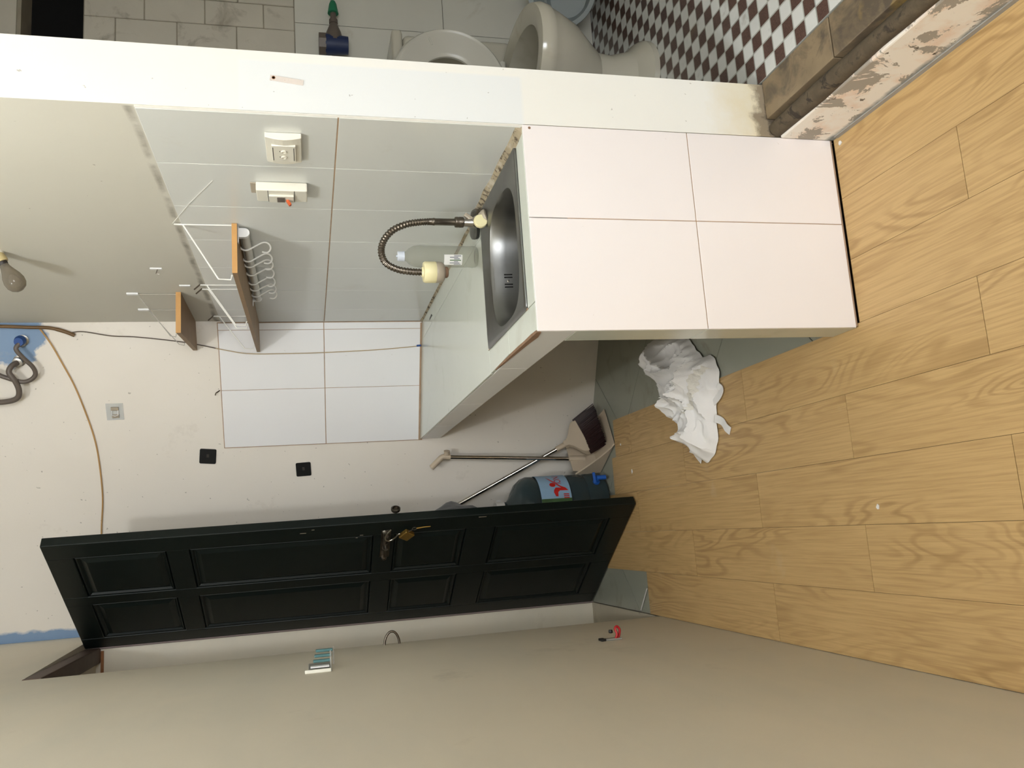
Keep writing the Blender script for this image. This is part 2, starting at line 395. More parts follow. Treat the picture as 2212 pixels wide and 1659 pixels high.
struct(B().box((-.68, -2.42, CZ), (2.12, 4.5, CZ+.1)), 'ceiling', mRight)

# tiling on the right wall and the back wall
YJ = [1.686, 1.94, 2.2, 2.457, 2.714, 2.972, 3.23, 3.414]; ZJ = [.80, 1.206, 1.612]
mGroutW = M('pale_grout', (214, 211, 202), .8, var=.1, vs=20)
B().prism([(XR-.0048, 1.686), (XR+.001, 1.686), (XR+.001, 3.41), (XR-.0048, 3.41)], .79, 1.612).build('grout', mGroutW, wr)
B().box((XR-.0055, 1.687, 1.2044), (XR-.002, 3.41, 1.2078)).build('joint', mGrout, wr)
for a, c in zip(YJ, YJ[1:]):
    for z, w in zip(ZJ, ZJ[1:]):
        B().box((XR-.006, a+.001, z+.0012), (XR-.001, c-.001, w-.0016)).build('tile', mWallTile, wr, bevel=.0008, seg=1)
TJ = [.006, .036, .291, .544]
def wplate(bld, t0, t1, z0, z1, o0, o1):
    bld.loft([[bwp(t0, z0, o0), bwp(t1, z0, o0), bwp(t1, z1, o0), bwp(t0, z1, o0)], [bwp(t0, z0, o1), bwp(t1, z0, o1), bwp(t1, z1, o1), bwp(t0, z1, o1)]]); return bld
wplate(B(), .004, .546, .79, 1.626, -.001, .0048).build('grout', mGrout, wb)
for a, c in zip(TJ, TJ[1:]):
    for z, w in zip((.80, 1.208), (1.207, 1.624)):
        wplate(B(), a+.001, c-.001, z+.001, w-.0012, .001, .006).build('tile', mBackTile, wb, bevel=.0008, seg=1)
# mouldy seams where the tiling meets the counter
rg0 = []
for k in range(90):
    y = 1.69+1.72*k/89; w = (.016 if y < 2.2 else .006)*(1+.5*mnoise.noise((y*14, 0, 0)))+.002; h = (.011 if y < 2.2 else .005)*(1+.6*mnoise.noise((y*11, 3, 0)))+.002
    rg0.append([(XR-.005, y, .799), (XR-.005-w, y, .7997), (XR-.005-w*.7, y, .8005+h*.25), (XR-.006-w*.15, y, .80+h), (XR-.005, y, .8005+h)])
B().loft(rg0).build('seam', mGroutDark, wr)
wplate(B(), .01, .545, .80, .807, .004, .0085).build('seam', mGrout, wb)

# ------------------------------------------------------------------ bathroom beyond the doorway
bf = struct(B().box((1.036, -.6, -.1), (2.0, 2.752, .170)), 'floor_bathroom', mGrout)
T = .2574
for i in range(-1, 4):
    for j in range(-9, 5):
        x0, x1, y0, y1 = max(1.036, 1.25+i*T), min(1.999, 1.25+(i+1)*T), max(-.58, 1.698+j*T), min(2.751, 1.698+(j+1)*T)
        if x1-x0 > .02 and y1-y0 > .02:
            B().box((x0+.0007, y0+.0007, .171), (x1-.0007, y1-.0007, .18)).build('tile', mBathTile, bf)
b = B(); wx0, wx1, wz0, wz1 = 1.45, 1.93, 1.972, 2.158
b.box((1.03, 2.753, -.1), (wx0, 2.86, CZ)); b.box((wx1, 2.753, -.1), (2.1, 2.86, CZ)); b.box((wx0, 2.753, -.1), (wx1, 2.86, wz0)); b.box((wx0, 2.753, wz1), (wx1, 2.86, CZ))
wbb = struct(b, 'wall_bathroom_back', mBathWall)
struct(B().box((wx0, 2.856, wz0-.02), (wx1, 2.9, wz1+.02)), 'window_1', mVoid)
struct(B().box((2.0, -.7, -.1), (2.1, 2.753, CZ)), 'wall_bathroom_side', mBathTileW)
struct(B().box((1.03, -.7, -.1), (2.1, -.6, CZ)), 'wall_bathroom_front', mBathTileW)
cols = [1.58, 1.675, 1.77, 1.862, 1.955]
for ci, (a, c) in enumerate(zip(cols, cols[1:])):
    z = 1.292; off = [.10, .195, .105, .19][ci]; zz = [1.292]+[1.292+off+.1935*k for k in range(4) if 1.292+off+.1935*k < 1.95]+[1.971]
    for p, q in zip(zz, zz[1:]):
        d = .003+random.random()*.003
        B().box((a+.0015, 2.753-d, p+.0015), (c-.0015, 2.755, q-.0015)).build('brick', mBathBrick, wbb, bevel=.002, seg=1)
for a, c in zip([1.40, 1.60, 1.80], [1.60, 1.80, 1.998]):
    for p, q in ((.18, .36), (.36, .761), (.761, 1.165), (1.165, 1.292)):
        B().box((a+.001, 2.746, p+.001), (c-.001, 2.755, q-.001)).build('tile', mBathTileW, wbb, bevel=.001, seg=1)
# plain upper wall beside the dark window
B().box((1.5, 2.745, 2.17), (1.99, 2.755, 2.6)).build('plaster', mBathBrick, wbb)

# doorstep
b = B(); b.box((XR-.004, -.295, -.09), (1.034, 1.682, .146)); st = struct(b, 'trim_4', mRiser, bevel=.004)
for a, c in ((-.29, -.02), (-.02, .26), (.26, .50), (.50, .76), (.76, 1.02), (1.02, 1.15), (1.15, 1.408), (1.41, 1.682)):
    B().box((.938, a+.001, .147), (1.035, c-.001, .178)).build('sill_tile', mSillTile, st, bevel=.002)
B().tube([(.912, -.29, .155), (.912, .89, .155), (.91, 1.1, .156), (.914, 1.3, .155), (.91, 1.5, .157), (.913, 1.68, .154)], .02, 10, radii=[.02, .02, .021, .019, .022, .02]).build('edging', mSillStrip, st, smooth=True)
B().box((.887, -.29, -.003), (.893, 1.66, .012)).build('skirting', mCement, fl)

# ------------------------------------------------------------------ counter
XC = .413
ct = thing('kitchen_counter', 'white tiled masonry counter with steel sink along the right wall', 'counter', (.65, 2.5, 0))
def bk(x): return byx(x)-.009
b = B(); hx0, hx1, hy0, hy1 = .497, .852, 1.772, 2.142; s0, s1 = .71, .791
b.box((XC+.006, YF+.007, s0), (XR-.008, hy0, s1)); b.box((XC+.006, hy0, s0), (hx0, hy1, s1)); b.box((hx1, hy0, s0), (XR-.008, hy1, s1))
b.prism([(XC+.006, hy1), (XR-.008, hy1), (XR-.008, bk(XR-.008)), (XC+.006, bk(XC+.006))], s0, s1)
b.build('slab', mCement, ct)
B().box((XC+.0035, YF+.0018, .002), (XR-.002, 1.78, .7095)).build('support_wall', mGrout, ct)
for x0, x1, z0, z1 in ((.673, .8925, .396, .799), (XC, .671, .396, .799), (.673, .8925, .007, .394), (XC, .671, .007, .394)):
    B().box((x0, YF, z0), (x1, YF+.0065, z1)).build('front_tile', mPanelTile, ct, bevel=.001, seg=1)
for z0, z1 in ((.003, .394), (.396, .709)):
    B().box((XC, YF+.0068, z0), (XC+.0055, 1.781, z1)).build('side_tile', mTopTile, ct, bevel=.0008, seg=1)
M_EDGE = M('white_edge_tile', (246, 246, 244), .25, var=.03, vs=5)  # edge colour whitened beyond the top tiles to make up for weak light
for y0, y1 in ((YF+.0068, 2.10), (2.102, 2.70), (2.702, 3.25), (3.252, bk(XC))):
    B().box((XC, y0, .7105), (XC+.0055, y1, .7905)).build('edge_tile', M_EDGE, ct, bevel=.0008, seg=1)
def toptile(p): B().prism(p, .7915, .7995).build('top_tile', mTopTile, ct, bevel=.0006, seg=1)
toptile([(XC+.003, YF+.0068), (.479, YF+.0068), (.479, 1.944), (XC+.006, 1.944)]); toptile([(XC+.007, 1.946), (.479, 1.946), (.479, 2.168), (XC+.001, 2.168)])
toptile([(.481, YF+.0068), (.887, YF+.0068), (.887, 1.748), (.481, 1.748)])
toptile([(XC, 2.170), (.8095, 2.170), (.8095, bk(.8095)), (XC, bk(XC))]); toptile([(.8115, 2.170), (.887, 2.170), (.887, bk(.887)), (.8115, bk(.8115))])
toptile([(.874, 1.749), (.887, 1.749), (.887, 2.169), (.874, 2.169)])
# broken corner showing the cement under the tiles
b = B(); ring = []
for y, d, h in ((1.692, .004, .010), (1.74, .006, .016), (1.80, .005, .012), (1.86, .006, .010), (1.93, .005, .008), (2.0, .004, .006), (2.06, .003, .004), (2.11, .001, .002)):
    ring.append([(XC-.0012, y, .7992), (XC+d, y, .7998), (XC+d, y, .7998-h), (XC-.0012, y, .7992-h)])
b.loft(ring).build('broken_edge', mBrownChip, ct)
B().box((.4785, 1.749, .7985), (.482, 2.17, .8012)).build('sealant', mGrout, ct)
B().box((.4785, 2.160, .7985), (.87, 2.172, .8016)).build('sealant', mSwitch, ct)

# sink
sk = thing('sink', 'stainless steel sink set into the white tiled counter', 'sink', (.675, 1.955, .8))
def sup(cx, cy, a, c, e, z, n=72):
    out = []
    for i in range(n):
        t = 2*math.pi*(i+.5)/n; ct_, st_ = math.cos(t), math.sin(t)
        out.append((cx+a*math.copysign(abs(ct_)**(2/e), ct_), cy+c*math.copysign(abs(st_)**(2/e), st_), z))
    return out
sx, sy = .675, 1.955; qx, qy = .66, 1.932
R = [sup(sx, sy, .197, .206, 40, .8003), sup(sx, sy, .197, .206, 40, .8035), sup(sx, sy, .190, .199, 30, .8055), sup(sx, sy, .186, .195, 20, .8045),
     sup(qx, qy, .166, .150, 3.4, .8035), sup(qx, qy, .161, .145, 3.2, .801), sup(qx, qy, .157, .141, 3.2, .792), sup(qx, qy, .152, .136, 3.2, .76), sup(qx, qy, .148, .132, 3.2, .69),
     sup(qx, qy, .142, .126, 3., .668), sup(qx, qy, .125, .11, 2.8, .658), sup(qx, qy, .04, .04, 2, .655), sup(qx, qy, .001, .001, 2, .654)]
b = B(); b.loft(R, caps=False); b.build('basin', mSink, sk, smooth=True)
for dx in (-.0172, -.0096, .0096, .0172):
    B().obox((.645+dx, qy+.1365, .757), (1, 0, 0), (0, 1, 0), (0, .05, 1), .003, .004, .022).build('overflow_slot', mVoid, sk)
B().lathe((.645, qy+.1385, .757), (0, -1, 0), [(.0045, 0), (.0045, .002), (.002, .0035)], 14).build('screw', mSteel, sk)
B().lathe((qx, qy, .6555), (0, 0, 1), [(.036, 0), (.036, .002), (.03, .003), (.026, .001), (.001, .001)], 28).build('drain', mDarkSteel, sk, smooth=True)

# faucet
fx, fy = .818, 2.10
fc = thing('faucet', 'tarnished flexible neck faucet with cream spray head over the sink', 'faucet', (fx, fy, .8))
B().lathe((.843, 2.125, .798), (0, 0, 1), [(.026, 0), (.027, .005), (.022, .010), (.018, .018), (.018, .03), (.014, .036)], 20).build('base', mDarkSteel, fc, smooth=True)
B().tube(smooth_path([(.862, 2.15, .815), (.842, 2.12, .822), (fx+.004, fy, .826), (fx, fy-.012, .826)]), .0165, 14).build('body', mDarkSteel, fc, smooth=True)
B().lathe((fx, fy, .828), (0, 0, 1), [(.014, 0), (.013, .012), (.011, .024), (.010, .038)], 20).build('stem', mSteel, fc, smooth=True)
B().lathe((fx+.001, fy, .862), (0, 0, 1), [(.011, 0), (.0145, .002), (.0148, .012), (.0142, .015), (.0148, .018), (.0142, .024), (.010, .026)], 22).build('collar', mDarkSteel, fc, smooth=True)
B().lathe((fx+.001, fy, .886), (0, 0, 1), [(.0095, 0), (.0095, .055), (.0103, .056), (.0103, .060), (.0095, .061), (.0092, .072)], 20).build('riser_pipe', mDarkSteel, fc, smooth=True)
path = smooth_path([(fx+.001, fy, .957), (.8165, fy, .985), (.810, fy, 1.018), (.793, fy, 1.054), (.764, fy, 1.079), (.732, fy, 1.087), (.702, fy, 1.076), (.685, fy, 1.046), (.679, fy, 1.01), (.678, fy, .976)], 18)
B().tube(path, .009, 14, radii=[.0080 if (i//2) % 2 == 0 else .0096 for i in range(len(path))]).build('flexible_hose', mDarkSteel, fc, smooth=False)
h = B().lathe((.678, fy, .984), (0, 0, -1), [(.012, 0), (.0145, .004), (.026, .005), (.0285, .009), (.0285, .036), (.0275, .038)], 28).build('spray_head', mCream, fc, smooth=True)
B().lathe((.678, fy, .946), (0, 0, -1), [(.0280, 0), (.0285, .002), (.0270, .016), (.0220, .022), (.016, .024)], 28).build('lower_ring', mGreyPl, h, smooth=True)
B().lathe((.678, fy, .924), (0, 0, -1), [(.0155, 0), (.0150, .008), (.012, .011), (.011, .004)], 22).build('nozzle', mBrownChip, h, smooth=True)
kb = B().lathe((fx-.004, fy-.016, .8215), (0, -1, -.05), [(.017, 0), (.0185, .004), (.0185, .011), (.0165, .014), (.004, .0145)], 26).build('knob', mCream, fc, smooth=True)
B().obox((fx+.012, fy-.004, .846), (.6, 0, .8), (0, 1, 0), (-.8, 0, .6), .034, .012, .012).build('lever', mGreyPl, fc, bevel=.003)
B().lathe((fx+.012, fy-.013, .806), (.2, -.4, -.7), [(.016, -.012), (.021, 0), (.022, .006), (.017, .008)], 14).build('flange', mGreyPl, fc, smooth=True)

# bottle, plug
bt = thing('plastic_bottle', 'clear plastic drink bottle with white cap standing behind the faucet', 'bottle', (.772, 2.247, .8))
bb = (.772, 2.247, .8005)
B().lathe(bb, (0, 0, 1), [(.020, .004), (.026, 0), (.0300, .004), (.0312, .014), (.0300, .022), (.0305, .05), (.0312, .09), (.0306, .14), (.0312, .165), (.029, .182), (.022, .196), (.0145, .203), (.0125, .207), (.0125, .210)], 32).build('body', mBottle, bt, smooth=True)
cp = B().lathe((bb[0], bb[1], .8005+.2085), (0, 0, 1), [(.0145, 0), (.0145, .003), (.0138, .004), (.0138, .018), (.012, .0195), (.003, .0195), (.002, .023)], 24).build('cap', M('pale_blue_cap', (206, 212, 222), .4, var=.03), bt, smooth=True)
def arc_patch(c, r, a0, a1, z0, z1, n=10):
    b_ = B(); b_.loft([[(c[0]+(r+d)*math.cos(a0+(a1-a0)*k/n), c[1]+(r+d)*math.sin(a0+(a1-a0)*k/n), z) for k in range(n+1)] for d, z in ((0, z0), (0, z1))], caps=False, closed=False); return b_
D2 = math.radians
lb = arc_patch((bb[0], bb[1]), .0318, D2(205), D2(262), .848, .9).build('label', mPaper, bt, smooth=True)
for k in range(7):
    a = 209+k*7.4
    arc_patch((bb[0], bb[1]), .0321, D2(a), D2(a+4.4), .852+.004*(k % 3), .872+.006*((k*2) % 4), 3).build('print', mLabelGreen if k == 3 else M('grey_print_%d' % k, (120, 122, 132), .6, var=0), lb)
pl = thing('sink_plug', 'dark grey round sink plug lying between the faucet and bottle', 'plug', (.838, 2.205, .8))
B().lathe((.838, 2.205, .8004), (0, 0, 1), [(.024, 0), (.0265, .004), (.0265, .009)], 24).build('rim', mBlack, pl, smooth=True)
B().lathe((.838, 2.205, .8095), (0, 0, 1), [(.0275, 0), (.027, .008), (.02, .012), (.004, .013)], 24).build('top', mBlob, pl, smooth=True)

# ------------------------------------------------------------------ wall fittings
so = thing('power_socket', 'yellowed white power socket on the grey tiles above the sink', 'socket', (XR, 1.826, 1.323))
prof = []
b = B(); n = 8; ring0 = []; ring1 = []
for k in range(n+1):
    t = k/n; z = 1.284+.078*t; bul = .012+.006*math.sin(math.pi*t); ring0.append((XR-.006-bul, z)); 
pts = [(XR-.0065, 1.284)]+ring0+[(XR-.0065, 1.362)]
b.loft([[(x, y, z) for x, z in pts] for y in (1.764, 1.888)]).build('cover', mSwitch, so, bevel=.0015)
B().box((XR-.0255, 1.792, 1.297), (XR-.018, 1.872, 1.349)).build('insert', mSwitch, so, bevel=.001)
for yy in (1.818, 1.846):
    B().lathe((XR-.0252, yy, 1.323), (-1, 0, 0), [(.0062, 0), (.0062, .003), (.0042, .0034), (.0042, .0008)], 14).build('hole_ring', mSwitch, so)
    B().box((XR-.0259, yy-.002, 1.331), (XR-.0252, yy+.002, 1.3325)).build('slot', mBlack, so)
for zz in (1.300, 1.3455):
    B().box((XR-.0258, 1.80, zz), (XR-.0252, 1.864, zz+.0015)).build('groove', mBlack, so)
sw = thing('breaker_box', 'narrow white breaker box with orange lever on the grey tiles', 'switch', (XR, 2.06, 1.34))
B().box((XR-.030, 2.028, 1.272), (XR-.0065, 2.098, 1.396)).build('cover', mSwitch, sw, bevel=.003)
B().box((XR-.010, 2.032, 1.396), (XR-.0065, 2.094, 1.410)).build('back_plate', mGreyPl, sw, bevel=.002)
B().box((XR-.036, 2.05, 1.305), (XR-.030, 2.09, 1.366)).build('breaker', mSwitch, sw, bevel=.0015)
for zz in (1.303, 1.367): B().box((XR-.0306, 2.029, zz), (XR-.0298, 2.097, zz+.0012)).build('groove', mBlack, sw)
B().obox((XR-.042, 2.075, 1.318), (-.8, 0, -.5), (0, 1, 0), (.5, 0, -.8), .016, .012, .007).build('lever', M('orange_lever', (206, 92, 40), .4, var=.1), sw, bevel=.0015)
B().box((XR-.0375, 2.056, 1.327), (XR-.0355, 2.084, 1.346)).build('recess', mHose, sw)
sk_ = thing('worn_label', 'small rubbed paper label glued to the white wall end', 'label', (.965, YF, 1.31))
B().obox((.9655, YF-.0012, 1.311), (1, 0, -.12), (0, 1, 0), (.12, 0, 1), .0125, .001, .069).build('paper', mSticker, sk_, bevel=.0004, seg=1)
B().lathe((.9695, YF-.0017, 1.338), (0, -1, 0), [(.0038, 0), (.0038, .0004), (.0026, .0006), (.0026, 0)], 14).build('round_mark', mRust, sk_)

# shelves on the right wall
sh = thing('wall_shelf', 'long oak shelf on white wire brackets with a hook rail beneath', 'shelf', (.82, 2.85, 1.47))
bo_ = B().prism([(.7435, 2.3205), (.8865, 2.3205), (.8865, byx(.8865)-.016), (.7745, byx(.7745)-.020)], 1.4635, 1.4765).build('board', mShelfUnder, sh)
B().prism([(.7430, 2.318), (.8868, 2.318), (.8868, 2.3207), (.7430, 2.3207)], 1.463, 1.477).build('end_band', mShelf, sh)
for i, yy in enumerate((2.335, 2.905, 2.955, 3.32)):
    w = B(); xl = .8875; xo = .742+.03*max(0, (yy-2.33)/1.1)
    w.tube([(xl, yy, 1.478), (xl, yy, 1.63)], .0024, 8)
    w.tube([(xl, yy, 1.63), (xl-.002, yy, 1.606), (xo-.012, yy, 1.514), (xo-.014, yy, 1.482), (xo+.0, yy, 1.4785)], .0024, 8)
    w.build('bracket', mWire, sh, smooth=True)
    if i: B().tube([(xl+.002, yy, 1.628), (xl-.018, yy-.003, 1.648)], .0026, 8).build('screw', mDarkSteel, sh)
rail = B(); rc = (.871, 1.4445)
rail.tube([(rc[0], 2.362, rc[1]), (rc[0]-.003, 3.0, rc[1])], .0115, 18).build('hook_rail', M('translucent_grey_rail', (214, 212, 206), .35, var=.08, vs=30), sh, smooth=True)
for yy in (2.352, 3.005):
    ho = [(rc[0]-.0135, 1.4606), (rc[0]-.0135, rc[1])]+[(rc[0]-.0135*math.cos(math.pi*k/10), rc[1]-.0135*math.sin(math.pi*k/10)) for k in range(1, 10)]+[(rc[0]+.0135, rc[1]), (rc[0]+.0135, 1.4606)]
    B().loft([[(x, yy-.006, z) for x, z in ho], [(x, yy+.009, z) for x, z in ho]]).build('rail_holder', mWhitePl, sh, bevel=.001)
    B().box((rc[0]-.03, yy-.006, 1.4605), (rc[0]+.03, yy+.008, 1.4633)).build('rail_plate', mWhitePl, sh)
hk = [(905, 510), (922, 540), (950, 562), (990, 572), (1030, 566), (1070, 545), (1130, 508), (1200, 468), (1245, 444), (1285, 434), (1325, 440), (1360, 468), (1380, 510), (1378, 550), (1358, 588), (1325, 608), (1285, 608), (1250, 597)]
hp = [((490-y)*.000182, (945-x)*.000182) for x, y in hk]
names = ['nearest', 'second', 'third', 'fourth', 'fifth', 'sixth', 'farthest']
for k, yy in enumerate((2.455, 2.56, 2.615, 2.70, 2.80, 2.87, 2.945)):
    s_ = .0 + random.uniform(-.08, .08)
    pts = smooth_path([(rc[0]+dx, yy+dz*s_, rc[1]+.0135+dz) for dx, dz in hp], 3)
    o = B().tube(pts, .0026, 8).build('s_hook', mWire, smooth=True)
    if k != 3: pass
    tag(o, 'white wire S hook on the shelf rail, %s of the seven from the sink' % names[k], 'hook', 'S hooks on the shelf rail')

s2 = thing('small_shelf', 'short brown shelf in the corner hung on thin grey wires', 'shelf', (.83, 3.2, 1.71))
B().prism([(.7465, 3.0125), (.8925, 3.0125), (.8925, byx(.8925)-.014), (.785, byx(.785)-.016)], 1.7055, 1.7215).build('board', mShelfUnder, s2)
B().prism([(.7460, 3.0100), (.8930, 3.0100), (.8930, 3.0127), (.7460, 3.0127)], 1.705, 1.722).build('end_band', mShelf, s2)
for yy in (3.028, 3.235):
    w = B(); xo = .738+.04*max(0, (yy-3.01)/.47)
    w.tube([(.8905, yy, 1.722), (.8905, yy, 1.85)], .0013, 6); w.tube([(.8905, yy, 1.85), (xo, yy, 1.742), (xo-.004, yy, 1.724), (xo+.006, yy, 1.7225)], .0016, 6)
    w.build('wire', mThinWire, s2)
    B().box((.887, yy-.012, 1.846), (.8935, yy+.004, 1.884)).build('wall_clip', mWhitePl, s2, bevel=.001)
for i, (yy, zz, lab) in enumerate(((2.745, 1.745, 'broken white hook stub on the right wall, farther from the small shelf'), (2.93, 1.683, 'flat white adhesive strip on the right wall below the small shelf end'))):
    t = thing('wall_hook', lab, 'hook', (XR, yy, zz))
    B().box((XR-.004, yy-.006, zz-.02), (XR+.0005, yy+.006, zz+.016)).build('strip', mWhitePl, t, bevel=.001)
    if i == 0: B().tube([(XR-.004, yy, zz-.006), (XR-.018, yy, zz-.002), (XR-.020, yy, zz-.012)], .002, 6).build('prong', mSteel, t)

# bulb
bl = thing('light_bulb', 'unlit clear glass bulb in a cream holder on the right wall', 'bulb', (XR, 2.60, 2.145))
ax = Vector((-.86, .10, -.5)).normalized(); q0 = Vector((XR-.002, 2.595, 2.155))
B().lathe(q0+Vector((.004, 0, 0)), (-1, 0, 0), [(.022, 0), (.022, .008), (.014, .012)], 18).build('base_plate', mSwitch, bl, smooth=True)
B().lathe(q0, ax, [(.013, 0), (.017, .006), (.019, .03), (.018, .036)], 20).build('holder', mSocket, bl, smooth=True)
B().lathe(q0+ax*.034, ax, [(.0135, 0), (.0135, .010), (.0125, .012)], 18).build('screw_cap', mBulbSpot, bl, smooth=True)
B().lathe(q0+ax*.045, ax, [(.0125, 0), (.0135, .008), (.0185, .022), (.0255, .038), (.0290, .054), (.0275, .068), (.021, .079), (.010, .086), (.001, .088)], 26).build('glass', mGlassBulb, bl, smooth=True)

# back wall: pads, hook, cables, pipe stubs
def pad(x, z, s, rot, lab):
    t = thing('adhesive_pad', lab, 'pad', bx(x, z), 'black pads on the back wall'); c = bx(x, z, .003); a = DB*math.cos(rot)+Vector((0, 0, 1))*math.sin(rot); u = -DB*math.sin(rot)+Vector((0, 0, 1))*math.cos(rot)
    pts = []
    for qx_, qz_ in ((1, 1), (-1, 1), (-1, -1), (1, -1)):
        for k in range(5):
            an = math.atan2(qz_, qx_)-math.pi/4+k*math.pi/8; pts.append(c+a*(qx_*(s/2-.006)+.006*math.cos(an))+u*(qz_*(s/2-.006)+.006*math.sin(an)))
    B().slab([p-NB*.0025 for p in pts], NB*.0035).build('pad', mBlack, t)
    B().obox(c+NB*.0013-DB*.003, a, NB, u, .014, .0015, .010).build('centre', mPadDark, t)
pad(.381, 1.693, .066, .10, 'black square adhesive pad on the back wall, the higher of the two')
pad(.310, 1.305, .063, -.04, 'black square adhesive pad on the back wall, the lower of the two')
t = thing('clear_wall_hook', 'clear square adhesive hook stuck high on the back wall', 'hook', bx(.568, 2.035))
wplate(B(), .334, .404, 2.003, 2.067, .001, .0025).build('plate', trans('frosted_pad', (226, 228, 226), .38, .4), t)
wplate(B(), .348, .362, 2.020, 2.048, .0027, .010).build('post', mGreyPl, t, bevel=.001)
wplate(B(), .380, .394, 2.020, 2.046, .0027, .009).build('post', mGreyPl, t, bevel=.001)
B().tube([bwp(.362, 2.045, .008), bwp(.380, 2.045, .012), bwp(.384, 2.033, .014), bwp(.380, 2.022, .012), bwp(.362, 2.022, .008)], .0016, 6).build('wire_loop', mWhitePl, t)

c1 = smooth_path([(.876, 3.398, 2.95), (.878, 3.402, 2.6), (.876, 3.404, 2.403), (.872, 3.408, 2.30), bx(.878, 2.235, .012), bx(.865, 2.185, .010), bx(.850, 2.15, .008)], 8)
tag(B().tube(c1, .007, 10, radii=[.0065 if i < 36 else .0075 for i in range(len(c1))]).build('thick_cable', mCable, smooth=True), 'thick brown cable running down the far right corner', 'cable')
w1 = smooth_path([bx(.858, 2.17, .005), bx(.862, 2.119, .005), bx(.846, 2.02, .005), bx(.84, 1.921, .004), bx(.818, 1.742, .005), bx(.79, 1.6, .010), bx(.776, 1.505, .013), bx(.774, 1.36, .012), bx(.775, 1.208, .010), bx(.782, 1.0, .010), bx(.792, .85, .012), bx(.797, .815, .016)], 7)
tw = thing('thin_wire', 'thin dirty wire down the back wall with a blue taped end', 'wire', bx(.797, .81))
B().tube(w1[:34], .0021, 7).build('upper_wire', mCableDark, tw, smooth=True)
B().tube(w1[33:], .0019, 7).build('lower_wire', M('beige_wire', (186, 164, 128), .5, var=.1), tw, smooth=True)
B().tube([bx(.797, .822, .015), bx(.799, .804, .020)], .004, 8).build('blue_tip', mBlueTape, tw)
w2 = smooth_path([bx(.885, 2.275, .010), bx(.824, 2.238, .008), bx(.75, 2.205, .006), bx(.673, 2.173, .005), bx(.58, 2.145, .005), bx(.47, 2.12, .005), bx(.373, 2.112, .005), bx(.24, 2.113, .006), bx(.115, 2.13, .006), bx(.02, 2.138, .006), bx(-.1, 2.14, .006)], 7)
tag(B().tube(w2, .0030, 7).build('orange_wire', mOrange, smooth=True), 'orange brown wire curving across the back wall to behind the door', 'wire')
for (x, z, tape, pathp, lab, rr) in (
    (.833, 2.335, True, [(.833, 2.335, .045), (.815, 2.345, .055), (.785, 2.325, .055), (.752, 2.298, .050), (.725, 2.292, .048), (.705, 2.312, .05), (.70, 2.345, .05), (.718, 2.40, .05), (.74, 2.46, .045), (.77, 2.62, .04)], 'capped pipe with blue tape and grey hose near the ceiling corner', .0085),
    (.762, 2.355, False, [(.762, 2.355, .03), (.755, 2.37, .05), (.735, 2.378, .06), (.705, 2.36, .062), (.672, 2.352, .06), (.645, 2.362, .058), (.632, 2.40, .055), (.63, 2.47, .05), (.64, 2.62, .04)], 'metal pipe stub with dark brown hose near the ceiling corner', .0105)):
    t = thing('water_pipe', lab, 'pipe', bx(x, z))
    B().lathe(bx(x, z, -.004), NB, [(.022, 0), (.022, .006), (.015, .008), (.015, .026), (.018, .027), (.018, .036), (.012, .037)], 16).build('stub', mSteel, t, smooth=True)
    if tape: B().lathe(bx(x+.006, z, .022), NB, [(.019, 0), (.020, .012), (.016, .03)], 14).build('tape', mBlueTape, t, smooth=True)
    B().tube(smooth_path([bx(a, zz, o) for a, zz, o in pathp], 7), rr, 12).build('hose', mHose, t, smooth=True)
tag(B().tube([bx(.637, 1.63, .003), bx(.63, 1.645, .012), bx(.622, 1.648, .016)], .0022, 7).build('nail', mDarkSteel), 'bent nail at the top edge of the back wall tiles', 'nail')

# ------------------------------------------------------------------ the open green door
DH = Vector((-.372, 3.843, 0)); DU = Vector((.545, -.8384, 0)); DN = Vector((-.8384, -.545, 0))     # hinge, along the leaf, towards the camera
def dp(s, z, o=0): return DH+DU*(s*(1-.035*z/2.19))+DN*o+Vector((0, 0, z))
def dbox(bld, s0, s1, z0, z1, o0, o1):
    bld.loft([[dp(s0, z0, o0), dp(s1, z0, o0), dp(s1, z1, o0), dp(s0, z1, o0)], [dp(s0, z0, o1), dp(s1, z0, o1), dp(s1, z1, o1), dp(s0, z1, o1)]]); return bld
dr = bpy.data.objects.new('door_1', None); col.objects.link(dr); dr.location = DH; tag(dr, 'dark green panelled wooden door standing open into the room', None, None, 'structure')
DW, DT = .79, 2.188
dbox(B(), .003, DW-.002, .006, DT-.002, -.036, -.011).build('core', mGreen, dr)
for s0, s1 in ((.002, .085), (.36, .42), (.70, DW)): dbox(B(), s0, s1, .005, DT, -.037, 0).build('stile', mGreen, dr, bevel=.003)
RZ = [(.005, .092), (.575, .69), (.97, 1.05), (1.715, 1.792), (2.10, DT)]
for z0, z1 in RZ:
    for s0, s1 in ((.084, .361), (.419, .701)): dbox(B(), s0, s1, z0, z1, -.0365, -.0004).build('rail', mGreen, dr, bevel=.003)
for (a, b0), (b1, c) in zip(RZ, RZ[1:]):
    for s0, s1 in ((.086, .359), (.421, .699)):
        z0, z1 = b0+.001, b1-.001; L = []
        for i, o in ((0, -.0105), (.004, -.003), (.008, -.003), (.014, -.0095), (.018, -.0105), (.036, -.0012), (.038, -.001)):
            L.append([dp(s0+i, z0+i, o), dp(s1-i, z0+i, o), dp(s1-i, z1-i, o), dp(s0+i, z1-i, o)])
        B().loft(L).build('panel', mGreen, dr)
dbox(B(), -.006, .0015, .0, 2.16, -.036, .002).build('hinge_strip', mPinkGrey, dr)
bo = dbox(B(), .545, .735, .985, 1.022, .0003, .003).build('bolt', mDarkSteel, dr, bevel=.001)
B().tube([dp(.552, 1.003, .012), dp(.742, 1.012, .012)], .0065, 12).build('bolt_rod', mDarkSteel, bo, smooth=True)
